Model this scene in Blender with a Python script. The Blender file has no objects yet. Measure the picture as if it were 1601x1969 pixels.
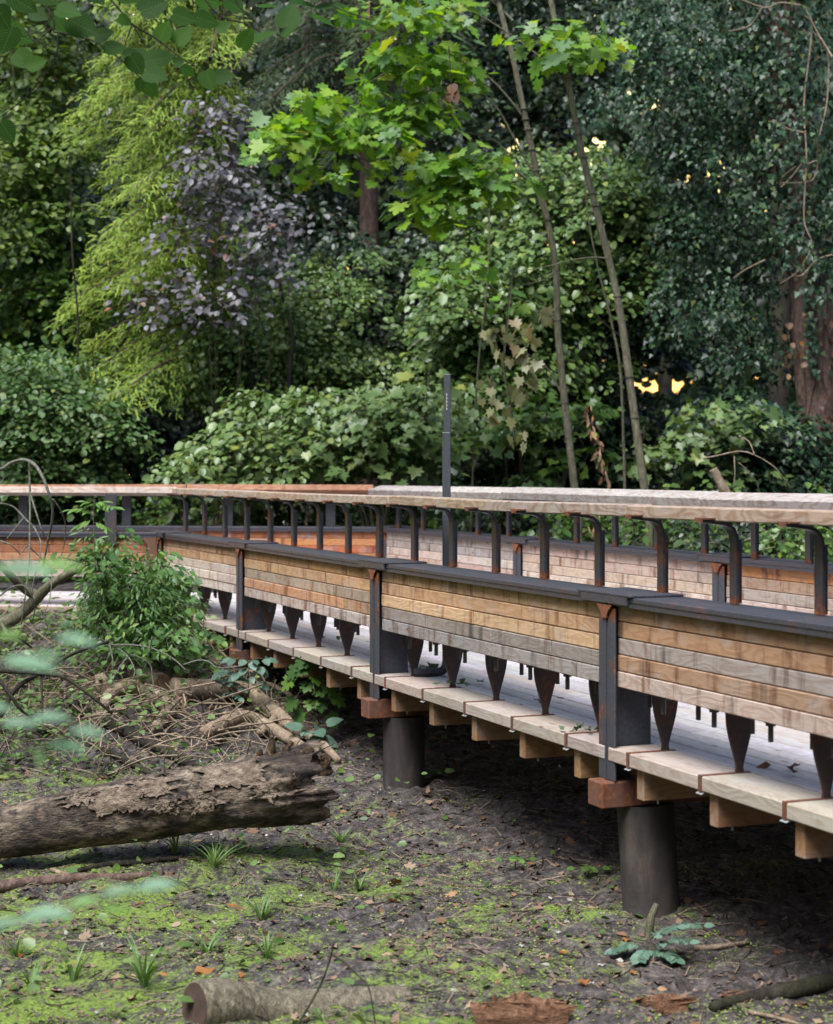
import bpy, math, random
import numpy as np
from mathutils import Vector, Matrix, noise

random.seed(7)
RS = np.random.RandomState(11)
S = bpy.context.scene
COL = S.collection
R = math.radians

# ------------------------------------------------------------------ camera, sky, sun, exposure
CAMZ = 1.239          # camera height above the deck (deck top is z = 0)
FPX = 3300.0          # focal length in pixels of the 1601 x 1969 photograph
cam_d = bpy.data.cameras.new('camera')
cam = bpy.data.objects.new('camera', cam_d)
COL.objects.link(cam)
cam.location = (0, 0, CAMZ)
cam.rotation_euler = (R(90), 0, 0)
cam_d.sensor_width = 36
cam_d.sensor_fit = 'AUTO'
cam_d.lens = FPX / 1969 * 36
cam_d.shift_y = -74.5 / 1969
cam_d.clip_start = 0.1
cam_d.clip_end = 600
cam_d.dof.use_dof = True
cam_d.dof.focus_distance = 9.6
cam_d.dof.aperture_fstop = 3.2
S.camera = cam

SUN_EL, SUN_AZ = 60.0, 210.0      # soft high light over the clearing, from behind the viewer's left
world = bpy.data.worlds.new('World')
S.world = world
world.use_nodes = True
wn = world.node_tree
wn.nodes.clear()
sky = wn.nodes.new('ShaderNodeTexSky')
sky.sky_type = 'NISHITA'
sky.sun_disc = False
sky.sun_elevation = R(SUN_EL)
sky.sun_rotation = R(SUN_AZ)
sky.air_density = 1.0
sky.dust_density = 2.0
sky.ozone_density = 1.0
bg = wn.nodes.new('ShaderNodeBackground')
bg.inputs['Strength'].default_value = 0.055
wo = wn.nodes.new('ShaderNodeOutputWorld')
wn.links.new(sky.outputs[0], bg.inputs[0])
wn.links.new(bg.outputs[0], wo.inputs[0])

sun_d = bpy.data.lights.new('sun', 'SUN')
sun = bpy.data.objects.new('sun', sun_d)
COL.objects.link(sun)
sun_d.energy = 1.5
sun_d.angle = R(34)
sun_d.color = (0.95, 0.98, 1.0)
sdir = Vector((math.sin(R(SUN_AZ)) * math.cos(R(SUN_EL)), math.cos(R(SUN_AZ)) * math.cos(R(SUN_EL)), math.sin(R(SUN_EL))))
sun.rotation_euler = (-sdir).to_track_quat('-Z', 'Y').to_euler()
sun.location = (0, 0, 30)

S.view_settings.view_transform = 'Standard'
S.view_settings.look = 'None'
S.view_settings.exposure = 2.12
S.view_settings.gamma = 1.0
S.view_settings.use_curve_mapping = False
S.render.engine = 'CYCLES'
S.cycles.max_bounces = 6
S.cycles.diffuse_bounces = 2
S.cycles.glossy_bounces = 2
S.cycles.transmission_bounces = 3
S.cycles.transparent_max_bounces = 4

# ------------------------------------------------------------------ helpers
WM = {}


def P(px, py, d):
    """a point d metres in front of the camera seen at a pixel of the photograph (used to lay the place out)"""
    return Vector(((px - 800) * d / FPX, d, CAMZ - (py - 910) * d / FPX))


def tag(o, label=None, cat=None, group=None, kind=None):
    if label: o['label'] = label
    if cat: o['category'] = cat
    if group: o['group'] = group
    if kind: o['kind'] = kind
    return o


def empty(name, loc=(0, 0, 0)):
    o = bpy.data.objects.new(name, None)
    COL.objects.link(o)
    o.empty_display_size = .2
    o.location = loc
    WM[o.name] = Matrix.Translation(Vector(loc))
    return o


def place(name, mesh, parent=None, M=None, color=None):
    o = bpy.data.objects.new(name, mesh)
    COL.objects.link(o)
    M = M if M is not None else Matrix.Identity(4)
    WM[o.name] = M.copy()
    if parent is not None:
        o.parent = parent
        o.matrix_local = WM[parent.name].inverted() @ M
    else:
        o.matrix_local = M
    if color is not None:
        o.color = (*color, 1)
    return o


def mesh_from(name, V, F, mat=None, smooth=False):
    me = bpy.data.meshes.new(name)
    me.from_pydata([tuple(v) for v in V], [], [tuple(f) for f in F])
    if mat: me.materials.append(mat)
    if smooth: me.polygons.foreach_set('use_smooth', [True] * len(me.polygons))
    me.update()
    return me


class MB:
    def __init__(s):
        s.V, s.F = [], []

    def add(s, V, F):
        o = len(s.V)
        s.V += [tuple(v) for v in V]
        s.F += [tuple(i + o for i in f) for f in F]

    def box(s, x0, x1, y0, y1, z0, z1, bev=0.0, M=None):
        V, F = box_vf(x0, x1, y0, y1, z0, z1, bev)
        if M is not None: V = [M @ Vector(v) for v in V]
        s.add(V, F)

    def tube(s, pts, rad, n=6, caps=True, rough=0.0):
        pts = [Vector(p) for p in pts]
        rings = []
        a = None
        for i, p in enumerate(pts):
            t = (pts[min(i + 1, len(pts) - 1)] - pts[max(i - 1, 0)]).normalized()
            if a is None:
                a = t.cross(Vector((0.31, 0.2, 0.93)))
                if a.length < .05: a = t.cross(Vector((1, 0, 0)))
            a = (a - t * a.dot(t)).normalized()
            b = t.cross(a)
            r = rad[i] if hasattr(rad, '__len__') else rad
            ring = []
            for k in range(n):
                an = 2 * math.pi * k / n
                rr = r
                if rough:
                    q = p + (a * math.cos(an) + b * math.sin(an)) * r
                    rr = r * (1 + rough * noise.noise(q * (1.6 / max(r, .02))))
                ring.append(p + (a * math.cos(an) + b * math.sin(an)) * rr)
            rings.append(ring)
        o = len(s.V)
        for rg in rings: s.V += [tuple(v) for v in rg]
        for i in range(len(pts) - 1):
            for k in range(n):
                k2 = (k + 1) % n
                s.F.append((o + i * n + k, o + i * n + k2, o + (i + 1) * n + k2, o + (i + 1) * n + k))
        if caps:
            s.F.append(tuple(o + k for k in reversed(range(n))))
            s.F.append(tuple(o + (len(pts) - 1) * n + k for k in range(n)))

    def mesh(s, name, mat=None, smooth=False):
        return mesh_from(name, s.V, s.F, mat, smooth)


def box_vf(x0, x1, y0, y1, z0, z1, bev=0.0):
    if bev <= 0:
        V = [(x0, y0, z0), (x1, y0, z0), (x1, y1, z0), (x0, y1, z0), (x0, y0, z1), (x1, y0, z1), (x1, y1, z1), (x0, y1, z1)]
        F = [(0, 3, 2, 1), (4, 5, 6, 7), (0, 1, 5, 4), (1, 2, 6, 5), (2, 3, 7, 6), (3, 0, 4, 7)]
        return V, F
    # chamfer along the four edges that run in x, small inset at the ends
    b = bev
    prof = [(y0 + b, z0), (y1 - b, z0), (y1, z0 + b), (y1, z1 - b), (y1 - b, z1), (y0 + b, z1), (y0, z1 - b), (y0, z0 + b)]
    ins = [(y0 + 2 * b if y < (y0 + y1) / 2 else y1 - 2 * b, z0 + 2 * b if z < (z0 + z1) / 2 else z1 - 2 * b) for y, z in prof]
    ins = [(min(max(y, y0 + b), y1 - b), min(max(z, z0 + b), z1 - b)) for y, z in prof]
    V = [(x0, y, z) for y, z in ins] + [(x0 + b, y, z) for y, z in prof] + [(x1 - b, y, z) for y, z in prof] + [(x1, y, z) for y, z in ins]
    F = [tuple(reversed(range(8))), tuple(range(24, 32))]
    for r in range(3):
        for k in range(8):
            k2 = (k + 1) % 8
            F.append((r * 8 + k, r * 8 + k2, (r + 1) * 8 + k2, (r + 1) * 8 + k))
    return V, F


_boxes = {}


def box_mesh(name, l, w, h, mat, bev=0.004):
    """box centred in y and z, running from 0 to l in x; alike boxes share their mesh"""
    key = (name, round(l, 3), round(w, 3), round(h, 3), mat.name)
    if key not in _boxes:
        V, F = box_vf(0, l, -w / 2, w / 2, -h / 2, h / 2, bev)
        # a few extra rings are not needed: relief comes from the material
        _boxes[key] = mesh_from(name, V, F, mat)
    return _boxes[key]


def axes(o, x, y, z=None):
    x = Vector(x).normalized()
    y = Vector(y)
    y = (y - x * y.dot(x)).normalized()
    z = x.cross(y)
    M = Matrix((x, y, z)).transposed().to_4x4()
    M.translation = Vector(o)
    return M


def spline(pts, n=6):
    """Catmull-Rom through points"""
    pts = [Vector(p) for p in pts]
    out = []
    for i in range(len(pts) - 1):
        p0 = pts[max(i - 1, 0)]; p1 = pts[i]; p2 = pts[i + 1]; p3 = pts[min(i + 2, len(pts) - 1)]
        for k in range(n):
            t = k / n
            out.append(.5 * ((2 * p1) + (p2 - p0) * t + (2 * p0 - 5 * p1 + 4 * p2 - p3) * t * t + (3 * p1 - p0 - 3 * p2 + p3) * t ** 3))
    out.append(pts[-1])
    return out


def lerp_list(vals, n):
    return list(np.interp(np.linspace(0, 1, n), np.linspace(0, 1, len(vals)), vals))


# ------------------------------------------------------------------ materials
class NT:
    def __init__(s, name):
        s.m = bpy.data.materials.new(name)
        s.m.use_nodes = True
        s.t = s.m.node_tree
        s.t.nodes.clear()
        s.out = s.n('OutputMaterial')

    def n(s, typ, ins=None, **kw):
        nd = s.t.nodes.new('ShaderNode' + typ)
        for k, v in kw.items(): setattr(nd, k, v)
        for k, v in (ins or {}).items():
            s.put(nd.inputs[k], v)
        return nd

    def put(s, sock, v):
        if isinstance(v, bpy.types.Node): v = v.outputs[0]
        if isinstance(v, bpy.types.NodeSocket): s.t.links.new(v, sock)
        elif isinstance(v, tuple) and len(v) == 3 and sock.type == 'RGBA': sock.default_value = (*v, 1)
        else: sock.default_value = v

    def math(s, op, a, b=0.0, clamp=False):
        nd = s.n('Math', operation=op, use_clamp=clamp)
        s.put(nd.inputs[0], a); s.put(nd.inputs[1], b)
        return nd.outputs[0]

    def mix(s, f, a, b, typ='MIX'):
        nd = s.n('Mix', data_type='RGBA', blend_type=typ)
        s.put(nd.inputs[0], f); s.put(nd.inputs[6], a); s.put(nd.inputs[7], b)
        return nd.outputs[2]

    def ramp(s, f, stops, interp='LINEAR'):
        nd = s.n('ValToRGB')
        nd.color_ramp.interpolation = interp
        el = nd.color_ramp.elements
        while len(el) < len(stops): el.new(.5)
        for e, (p, c) in zip(el, stops):
            e.position = p
            e.color = (c, c, c, 1) if isinstance(c, (int, float)) else (*c, 1)
        s.put(nd.inputs[0], f)
        return nd.outputs[0]

    def noise(s, vec, scale, detail=3, rough=.55, dist=0.0):
        return s.n('TexNoise', {'Vector': vec, 'Scale': scale, 'Detail': detail, 'Roughness': rough, 'Distortion': dist}).outputs[0]

    def scale(s, vec, v):
        return s.n('Mapping', {'Vector': vec, 'Scale': v}).outputs[0]

    def bsdf(s, color, rough, normal=None, metal=0.0, spec=.5):
        ins = {'Base Color': color, 'Roughness': rough, 'Metallic': metal, 'Specular IOR Level': spec}
        if normal is not None: ins['Normal'] = normal
        return s.n('BsdfPrincipled', ins)

    def bump(s, h, strength=.5, dist=.01):
        return s.n('Bump', {'Height': h, 'Strength': strength, 'Distance': dist}).outputs[0]

    def end(s, sh):
        s.t.links.new(sh.outputs[0], s.out.inputs[0])
        return s.m


def shifted_coords(t):
    tc = t.n('TexCoord').outputs['Object']
    rn = t.n('ObjectInfo').outputs['Random']
    comb = t.n('CombineXYZ', {'X': t.math('MULTIPLY', rn, 37.0), 'Y': t.math('MULTIPLY', rn, 91.0), 'Z': t.math('MULTIPLY', rn, 63.0)})
    return t.n('VectorMath', {0: tc, 1: comb.outputs[0]}, operation='ADD').outputs[0], rn


def wood_mat(name, streak=.5, fig=.55, rough=.75):
    """sawn timber; the board's own tint comes from its object colour"""
    t = NT(name)
    v, rn = shifted_coords(t)
    tint = t.n('ObjectInfo').outputs['Color']
    # figured grain: distorted rings stretched along the board
    warp = t.noise(t.scale(v, (1.1, 4, 4)), 1.3, 2, .5)
    ringf = t.math('ADD', t.math('MULTIPLY', warp, 16.0), t.math('MULTIPLY', t.noise(t.scale(v, (5, 22, 22)), 1.5, 2), 1.6))
    g = t.math('ADD', t.math('MULTIPLY', t.math('SINE', t.math('MULTIPLY', ringf, 6.0)), .5), .5)
    fine = t.noise(t.scale(v, (3, 120, 120)), 3, 3)
    big = t.noise(t.scale(v, (.8, 2, 2)), 2.0, 3)
    drip = t.noise(t.scale(v, (7.5, 7.5, 1.3)), 1.5, 5, .65)
    blot = t.noise(t.scale(v, (2.2, 3, 3)), 2.6, 4, .6)
    c = t.mix(t.math('MULTIPLY', t.ramp(g, [(.45, 0.0), (.95, 1.0)]), fig), tint, t.mix(1.0, tint, (.62, .44, .32), 'MULTIPLY'))
    c = t.mix(t.math('MULTIPLY', t.ramp(fine, [(.4, 0.0), (.65, 1.0)]), .3), c, t.mix(1.0, c, (.6, .55, .5), 'MULTIPLY'))
    grey = t.mix(1.0, (.46, .45, .45), t.ramp(fine, [(.2, .75), (.8, 1.1)]), 'MULTIPLY')
    c = t.mix(t.ramp(blot, [(.54, 0.0), (.78, .55)]), c, grey)
    st = t.math('MULTIPLY', t.ramp(drip, [(.53, 0.0), (.66, 1.0)]), streak)
    c = t.mix(st, c, t.mix(1.0, c, (.42, .27, .19), 'MULTIPLY'))
    bs = t.math('MULTIPLY', t.ramp(t.noise(t.scale(v, (5, 5, .9)), 1.9, 4), [(.58, 0.0), (.72, 1.0)]), streak)
    c = t.mix(bs, c, t.mix(1.0, c, (.22, .22, .25), 'MULTIPLY'))
    # knots
    kn = t.n('TexVoronoi', {'Vector': t.scale(v, (1.3, 4, 4)), 'Scale': 1.7, 'Randomness': 1.0}).outputs['Distance']
    c = t.mix(t.ramp(kn, [(.04, .8), (.09, 0.0)]), c, (.16, .07, .03))
    c = t.mix(t.ramp(big, [(.3, .22), (.7, 0.0)]), c, (.2, .17, .15))
    h = t.math('ADD', t.math('MULTIPLY', fine, .5), t.math('MULTIPLY', g, .35))
    return t.end(t.bsdf(c, rough, t.bump(h, .45, .004), spec=.3))


def steel_mat(name, base=(.04, .04, .046), rust=.4, rough=.5, metal=.35, foot=0.0):
    t = NT(name)
    v, rn = shifted_coords(t)
    n1 = t.noise(v, 5, 5, .65)
    n2 = t.noise(t.scale(v, (1, 1, .25)), 22, 4, .6)
    r = t.ramp(t.math('ADD', t.math('MULTIPLY', n1, .7), t.math('MULTIPLY', n2, .35)), [(.60 - rust * .22, 0.0), (.72 - rust * .15, 1.0)])
    if foot:
        z = t.n('SeparateXYZ', {'Vector': t.n('TexCoord').outputs['Object']}).outputs[2]
        fz = t.math('SUBTRACT', t.math('ADD', z, t.math('MULTIPLY', t.math('SUBTRACT', n1, .5), foot * 1.6)), foot * .35)
        if foot < 0: fz = t.math('SUBTRACT', .66, t.math('ADD', z, t.math('MULTIPLY', n1, .12)))
        r = t.math('MAXIMUM', r, t.ramp(fz, [(0.0, 1.0), (abs(foot) * .6, 0.0)]))
    rc = t.ramp(t.noise(v, 40, 3), [(.3, (.075, .028, .018)), (.55, (.17, .058, .025)), (.75, (.33, .12, .045))])
    b = t.mix(t.ramp(t.noise(v, 60, 3), [(.3, 0.0), (.75, .6)]), base, tuple(x * 1.9 for x in base))
    c = t.mix(t.math('MULTIPLY', r, 1.0 if foot else min(1, rust * 1.5)), b, rc)
    ro = t.math('ADD', t.math('MULTIPLY', r, .3), rough)
    return t.end(t.bsdf(c, ro, t.bump(t.noise(v, 90, 3), .15, .002), metal=metal * .5, spec=.4))


M_PLANK = wood_mat('beam_timber', .9, .36)
M_RAIL = wood_mat('rail_timber', .4, .6, .65)
M_DECK = wood_mat('deck_timber', .15, .3, .55)
M_JOIST = wood_mat('joist_timber', .35, .4)
M_STEEL = steel_mat('dark_steel', rust=.22)
M_POST = steel_mat('rail_post_steel', rust=.12, foot=.05)
M_COL = steel_mat('column_steel', (.05, .052, .062), rust=.22, foot=-.1)
M_STEEL2 = steel_mat('flange_steel', (.05, .05, .06), rust=.24, rough=.4)
M_RUST = steel_mat('rusty_steel', (.10, .05, .035), rust=.75, rough=.7, metal=.1)
M_RUSTY = steel_mat('rust_patch', (.2, .07, .03), rust=.9, rough=.8, metal=0.0)
M_PLATE = steel_mat('plate_steel', (.035, .024, .021), rust=.3, rough=.55)
M_POLE = steel_mat('pole_steel', (.05, .055, .06), rust=.05, rough=.45)
M_GALV = steel_mat('zinc_steel', (.3, .32, .31), rust=.03, rough=.4, metal=.6)
M_BLACK = steel_mat('black_steel', (.025, .025, .03), rust=.05)


def simple_mat(name, col, rough=.8, var=.3, scale=20, bump=.3):
    t = NT(name)
    v, rn = shifted_coords(t)
    n = t.noise(v, scale, 5, .6)
    c = t.mix(t.ramp(n, [(.3, 0.0), (.7, 1.0)]), tuple(x * (1 - var) for x in col), tuple(min(1, x * (1 + var)) for x in col))
    return t.end(t.bsdf(c, rough, t.bump(n, bump, .01), spec=.2))


def bark_mat(name, c1, c2, c3, sx=8, sz=2, lichen=.0, bump=.8, rough=.9):
    """bark seen in world coordinates: furrows, patches, optional green algae"""
    t = NT(name)
    v = t.n('NewGeometry').outputs['Position']
    v = t.n('TexCoord').outputs['Object']
    n1 = t.noise(t.scale(v, (sx, sx, sz)), 3.0, 6, .65, .4)
    n2 = t.noise(v, 2.2, 4, .6)
    n3 = t.noise(t.scale(v, (sx, sx, sz)), 14, 4, .6)
    c = t.ramp(n1, [(.3, c1), (.52, c2), (.72, c3)])
    c = t.mix(t.ramp(n3, [(.35, .5), (.6, 0.0)]), c, tuple(x * .35 for x in c1))
    if lichen:
        c = t.mix(t.math('MULTIPLY', t.ramp(n2, [(.45, 0.0), (.65, 1.0)]), lichen), c, (.10, .13, .045))
    return t.end(t.bsdf(c, rough, t.bump(t.math('ADD', n1, t.math('MULTIPLY', n3, .5)), bump, .02), spec=.2))


def leaf_mat(name, stops, trans=.35, rough=.45, spec=.4, veins=False, tcol=None, k=.62):
    """stops: ramp of leaf colours over the leaf's random value"""
    t = NT(name)
    stops = [(p_, tuple(x_ * k for x_ in c_)) for p_, c_ in stops]
    a = t.n('Attribute', attribute_name='rnd').outputs['Fac']
    oi = t.n('ObjectInfo').outputs['Random']
    f = t.math('FRACT', t.math('ADD', a, oi))
    c = t.ramp(f, stops)
    nrm = None
    ob = t.n('TexCoord').outputs['Object']
    pos = t.n('NewGeometry').outputs['Position']
    sp = t.noise(pos, 24, 2)
    c = t.mix(t.ramp(sp, [(.35, .3), (.6, 0.0)]), c, t.mix(1.0, c, (.55, .6, .5), 'MULTIPLY'))
    if veins:
        sep = t.n('SeparateXYZ', {'Vector': ob})
        y = t.math('ABSOLUTE', sep.outputs[1])
        q = t.math('SUBTRACT', sep.outputs[0], t.math('MULTIPLY', y, .75))
        w = t.math('ABSOLUTE', t.math('SUBTRACT', t.math('FRACT', t.math('MULTIPLY', q, 9.0)), .5))
        side = t.ramp(w, [(.02, 1.0), (.09, 0.0)])
        mid = t.ramp(y, [(.004, 1.0), (.014, 0.0)])
        vn = t.math('MAXIMUM', side, mid)
        c = t.mix(t.math('MULTIPLY', vn, .35), c, t.mix(.5, c, (.35, .5, .2)))
        nrm = t.bump(vn, .4, .02)
    b = t.bsdf(c, rough, nrm, spec=spec)
    tc = tcol if tcol else (1.25, 1.3, .45)
    tr = t.n('BsdfTranslucent', {'Color': t.mix(1.0, c, tc, 'MULTIPLY')})
    mx = t.n('MixShader', {0: trans, 1: b, 2: tr})
    return t.end(mx)


# ------------------------------------------------------------------ terrain
P1 = Vector((.862, 7.79, 0)); P2 = Vector((-.264, 10.61, 0)); P3 = Vector((-1.404, 13.55, 0)); P4 = Vector((-2.39, 15.9, 0))
U = (P2 - P1).normalized()
VV = Vector((U.y, -U.x, 0))            # across the deck, away from the near edge
LBAY = 3.04
P0 = P1 - U * LBAY
PM = P0 - U * LBAY
P5 = Vector((-7.2, 16.5, 0))
Q1 = Vector((1.99, 11.34, 0)); Q2 = Vector((.84, 14.45, 0)); Q4 = Vector((-.37, 17.5, 0)); Q5 = Vector((-7.4, 18.5, 0))
UQ = (Q2 - Q1).normalized()
Q0 = Q1 - UQ * 3.1
QM = Q0 - UQ * 3.1


def ss(a, b, x):
    t = np.clip((x - a) / (b - a), 0, 1)
    return t * t * (3 - 2 * t)


def vnoise(x, y, seed=0):
    """vectorised value noise in [-1, 1]"""
    xi = np.floor(x).astype(np.int64); yi = np.floor(y).astype(np.int64)
    fx = x - xi; fy = y - yi
    fx = fx * fx * (3 - 2 * fx); fy = fy * fy * (3 - 2 * fy)

    def h(a, b):
        n = (a * 374761393 + b * 668265263 + seed * 974634777) & 0xffffffff
        n = ((n ^ (n >> 13)) * 1274126177) & 0xffffffff
        n = (n ^ (n >> 16)) & 0xffff
        return n / 32767.5 - 1
    return (h(xi, yi) * (1 - fx) * (1 - fy) + h(xi + 1, yi) * fx * (1 - fy) + h(xi, yi + 1) * (1 - fx) * fy + h(xi + 1, yi + 1) * fx * fy)


def far_side(x, y):
    """signed distance beyond the far edge of the bridge"""
    n1 = Vector((UQ.y, -UQ.x))
    a = (x - Q1.x) * n1.x + (y - Q1.y) * n1.y
    uq = (Q4 - Q5).normalized()
    b = -(x - Q4.x) * uq.y + (y - Q4.y) * uq.x
    return np.where(x > Q4.x, np.maximum(a, b), b)


def gz(x, y):
    x = np.asarray(x, float); y = np.asarray(y, float)
    z = -.80 + .12 * ss(9, 11, y) + .13 * ss(11, 14, y)
    z = z + .42 * ss(-.6, -2.6, x) * ss(10.2, 14.5, y)
    z = z + .07 * ss(-.3, -2.2, x) * ss(7.5, 10, y)
    f = far_side(x, y)
    z = z + (-.06 - z) * ss(.25, 1.6, f)
    z = z + ss(8, 40, f) * .3 + ss(60, 200, f) * 2
    z = z + .085 * np.exp(-((x - 1.1) ** 2 + (y - 8.0) ** 2) / .5)
    near = ss(40, 15, y)
    z = z + near * (.05 * vnoise(x * .9, y * .9, 1) + .028 * vnoise(x * 2.7, y * 2.7, 2) + .022 * vnoise(x * 7, y * 7, 3) + .014 * vnoise(x * 17, y * 17, 4))
    return z


def gz1(x, y): return float(gz(x, y))


def axis_vals(lo, hi, flo, fhi, step, grow=1.25):
    a = list(np.arange(flo, fhi + 1e-6, step))
    s = step; v = flo
    left = []
    while v > lo:
        s *= grow; v -= s; left.append(v)
    s = step; v = a[-1]
    right = []
    while v < hi:
        s *= grow; v += s; right.append(v)
    return np.array(left[::-1] + a + right)


def build_ground():
    xs = axis_vals(-400, 400, -4.2, 3.4, .035)
    ys = axis_vals(-400, 500, 5.6, 17, .045)
    X, Y = np.meshgrid(xs, ys)
    Z = gz(X, Y)
    fine = ((X > -4.5) & (X < 3.6) & (Y > 5.4) & (Y < 14))
    Z = Z + np.where(fine, .007 * vnoise(X * 38, Y * 38, 5) + .010 * np.maximum(0, vnoise(X * 21, Y * 21, 6)), 0)
    nx, ny = len(xs), len(ys)
    co = np.stack([X, Y, Z], -1).reshape(-1, 3).astype(np.float32)
    idx = np.arange(nx * ny).reshape(ny, nx)
    q = np.stack([idx[:-1, :-1], idx[:-1, 1:], idx[1:, 1:], idx[1:, :-1]], -1).reshape(-1, 4)
    me = fast_mesh('ground', co, q)
    me.polygons.foreach_set('use_smooth', np.ones(len(q), bool))
    t = NT('soil')
    v = t.n('TexCoord').outputs['Object']
    n1 = t.noise(v, 2.2, 6, .7)
    n2 = t.noise(v, 14, 6, .7)
    n3 = t.noise(v, 55, 4, .7)
    wet = t.noise(v, 1.1, 3, .5)
    c = t.ramp(n2, [(.3, (.022, .018, .016)), (.5, (.080, .066, .062)), (.7, (.25, .21, .195))])
    c = t.mix(t.ramp(n3, [(.35, .75), (.55, 0.0)]), c, (.02, .016, .014))
    c = t.mix(t.ramp(t.noise(v, 90, 2), [(.66, 0.0), (.72, .8)]), c, (.22, .17, .12))
    # moss in ragged patches
    mo = t.math('ADD', t.math('MULTIPLY', n1, .55), t.math('ADD', t.math('MULTIPLY', n2, .3), t.math('MULTIPLY', n3, .22)))
    sep = t.n('SeparateXYZ', {'Vector': v})
    yy = t.math('MULTIPLY', t.math('SUBTRACT', sep.outputs[1], 8.4), .034)
    xx = t.math('MULTIPLY', t.math('ADD', sep.outputs[0], .4), .03)
    mo = t.math('SUBTRACT', mo, t.math('MAXIMUM', yy, 0.0))
    mo = t.math('SUBTRACT', mo, xx)
    mask = t.ramp(mo, [(.515, 0.0), (.60, 1.0)])
    mc = t.ramp(n3, [(.3, (.07, .10, .02)), (.6, (.19, .26, .045)), (.8, (.32, .40, .09))])
    c = t.mix(mask, c, mc)
    ro = t.ramp(wet, [(.4, .55), (.6, .9)])
    hh = t.math('ADD', t.math('MULTIPLY', n2, .6), t.math('MULTIPLY', n3, .6))
    t.end(t.bsdf(c, ro, t.bump(hh, 1.0, .03), spec=.35))
    me.materials.append(t.m)
    o = place('ground', me)
    tag(o, 'dark muddy ground with green moss patches under the footbridge', kind='structure')
    return o


def fast_mesh(name, co, faces):
    """faces: (n, k) index array"""
    me = bpy.data.meshes.new(name)
    n, k = faces.shape
    me.vertices.add(len(co)); me.vertices.foreach_set('co', np.ascontiguousarray(co, np.float32).ravel())
    me.loops.add(n * k); me.loops.foreach_set('vertex_index', np.ascontiguousarray(faces, np.int32).ravel())
    me.polygons.add(n); me.polygons.foreach_set('loop_start', np.arange(0, n * k, k, dtype=np.int32))
    me.update(calc_edges=True)
    return me


build_ground()

# ------------------------------------------------------------------ the footbridge
bridge = empty('footbridge', (0, 12, -.8))
tag(bridge, 'curving timber and steel footbridge with stacked plank parapets above the dry pond bed', 'footbridge')
Z_FL = .689          # top of the beam's steel flange
Z_PB = .272          # underside of the planks
BT = .20             # beam thickness
NL = 5
LH = (.645 - Z_PB) / NL
TAN = (.45, .29, .175); ORG = (.42, .20, .085); GREY = (.30, .29, .29); PALE = (.52, .49, .46); YEL = (.53, .37, .22); BLUE = (.33, .34, .37)
RED = (.42, .12, .045); BRN = (.25, .155, .09); PINK = (.48, .41, .38); WHT = (.62, .59, .57)


def jit(c, a=.12):
    k = 1 + random.uniform(-a, a)
    return tuple(max(.01, x * k * (1 + random.uniform(-.04, .04))) for x in c)


def CUTS(n): return 0 if random.random() < .25 else max(1, n - 1) if n else 0


def parapet(a, b, out, layers, cuts, lo=0.0, hi=0.0, t0=.02, rods=True, flange=True, hangers=True, both=False):
    """laminated parapet from a to b; out = unit vector towards the side whose face lies on the line a-b"""
    d = (b - a); L = d.length; u = d.normalized()
    inn = -out
    for k in range(NL):
        z = .645 - LH * (k + .5)
        pos = sorted([lo + .0] + [lo + (L - lo - hi) * (random.random() * .5 + .5 + j) / (cuts[k] + .5) for j in range(CUTS(cuts[k]))] + [L - hi])
        pos = [p for p in pos if lo <= p <= L - hi]
        for p, q in zip(pos[:-1], pos[1:]):
            if q - p < .06: continue
            ln = round(q - p - .002, 2)
            proud = random.uniform(-.003, .003)
            M = axes(a + u * p + inn * (t0 + BT / 2 + proud) + Vector((0, 0, z)), u, inn if u.cross(inn).z > 0 else -inn)
            place('beam_plank', box_mesh('beam_plank', ln, BT - .02, LH - .003, M_PLANK), bridge, M, jit(tuple(min(.8, c_ * f_) for c_, f_ in zip(layers[k], (1.10, .95, .84)))))
    if flange:
        mb = MB()
        w = .26
        mb.box(0, L - hi * .5, -w / 2, w / 2, -.012, .012, .003)
        M = axes(a + inn * (w / 2 - .005) + Vector((0, 0, Z_FL - .012)), u, inn if u.cross(inn).z > 0 else -inn)
        s = 1 if u.cross(inn).z > 0 else -1
        yb = -s * (w / 2 - .004)
        mb.box(0.003, L - hi * .5 - .003, min(yb, yb + s * .012), max(yb, yb + s * .012), -.034, -.0125)
        place('beam_flange', mb.mesh('beam_flange', M_STEEL2), bridge, M)
    if rods:
        n = int((L - lo - hi) / .2)
        for i in range(n):
            q = lo + (i + .5) * (L - lo - hi) / n
            place('threaded_rod', ROD, bridge, Matrix.Translation(a + u * q + inn * (.09 + (.05 if i % 2 else 0)) + Vector((0, 0, Z_PB))))


mb = MB()
mb.tube([(0, 0, -.085), (0, 0, .005)], .011, 6)
mb.tube([(0, 0, -.022), (0, 0, -.006)], .021, 6)
mb.box(-.032, .032, -.032, .032, -.0055, -.001)
ROD = mb.mesh('threaded_rod', M_STEEL)

# hanger plate: lens-shaped flat bar that carries the deck from the beam
prof = [(0, .34), (.3, .34)]
hv = []
zz = np.linspace(0, 1, 12)
for q in zz:
    w = .012 + .052 * math.sin(min(1, (q * 1.12)) * math.pi * .5) ** 1.5
    if q < .06: w = .02
    hv.append((w, -.005 + q * (Z_PB + .002)))
V = [(-w, -.006, z) for w, z in hv] + [(w, -.006, z) for w, z in hv] + [(-w, .006, z) for w, z in hv] + [(w, .006, z) for w, z in hv]
n = len(hv); F = []
for i in range(n - 1):
    F += [(i, n + i, n + i + 1, i + 1), (2 * n + i, 2 * n + i + 1, 3 * n + i + 1, 3 * n + i), (i, i + 1, 2 * n + i + 1, 2 * n + i), (n + i, 3 * n + i, 3 * n + i + 1, n + i + 1)]
F += [(0, 2 * n, 3 * n, n), (n - 1, 2 * n - 1, 4 * n - 1, 3 * n - 1)]
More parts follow.
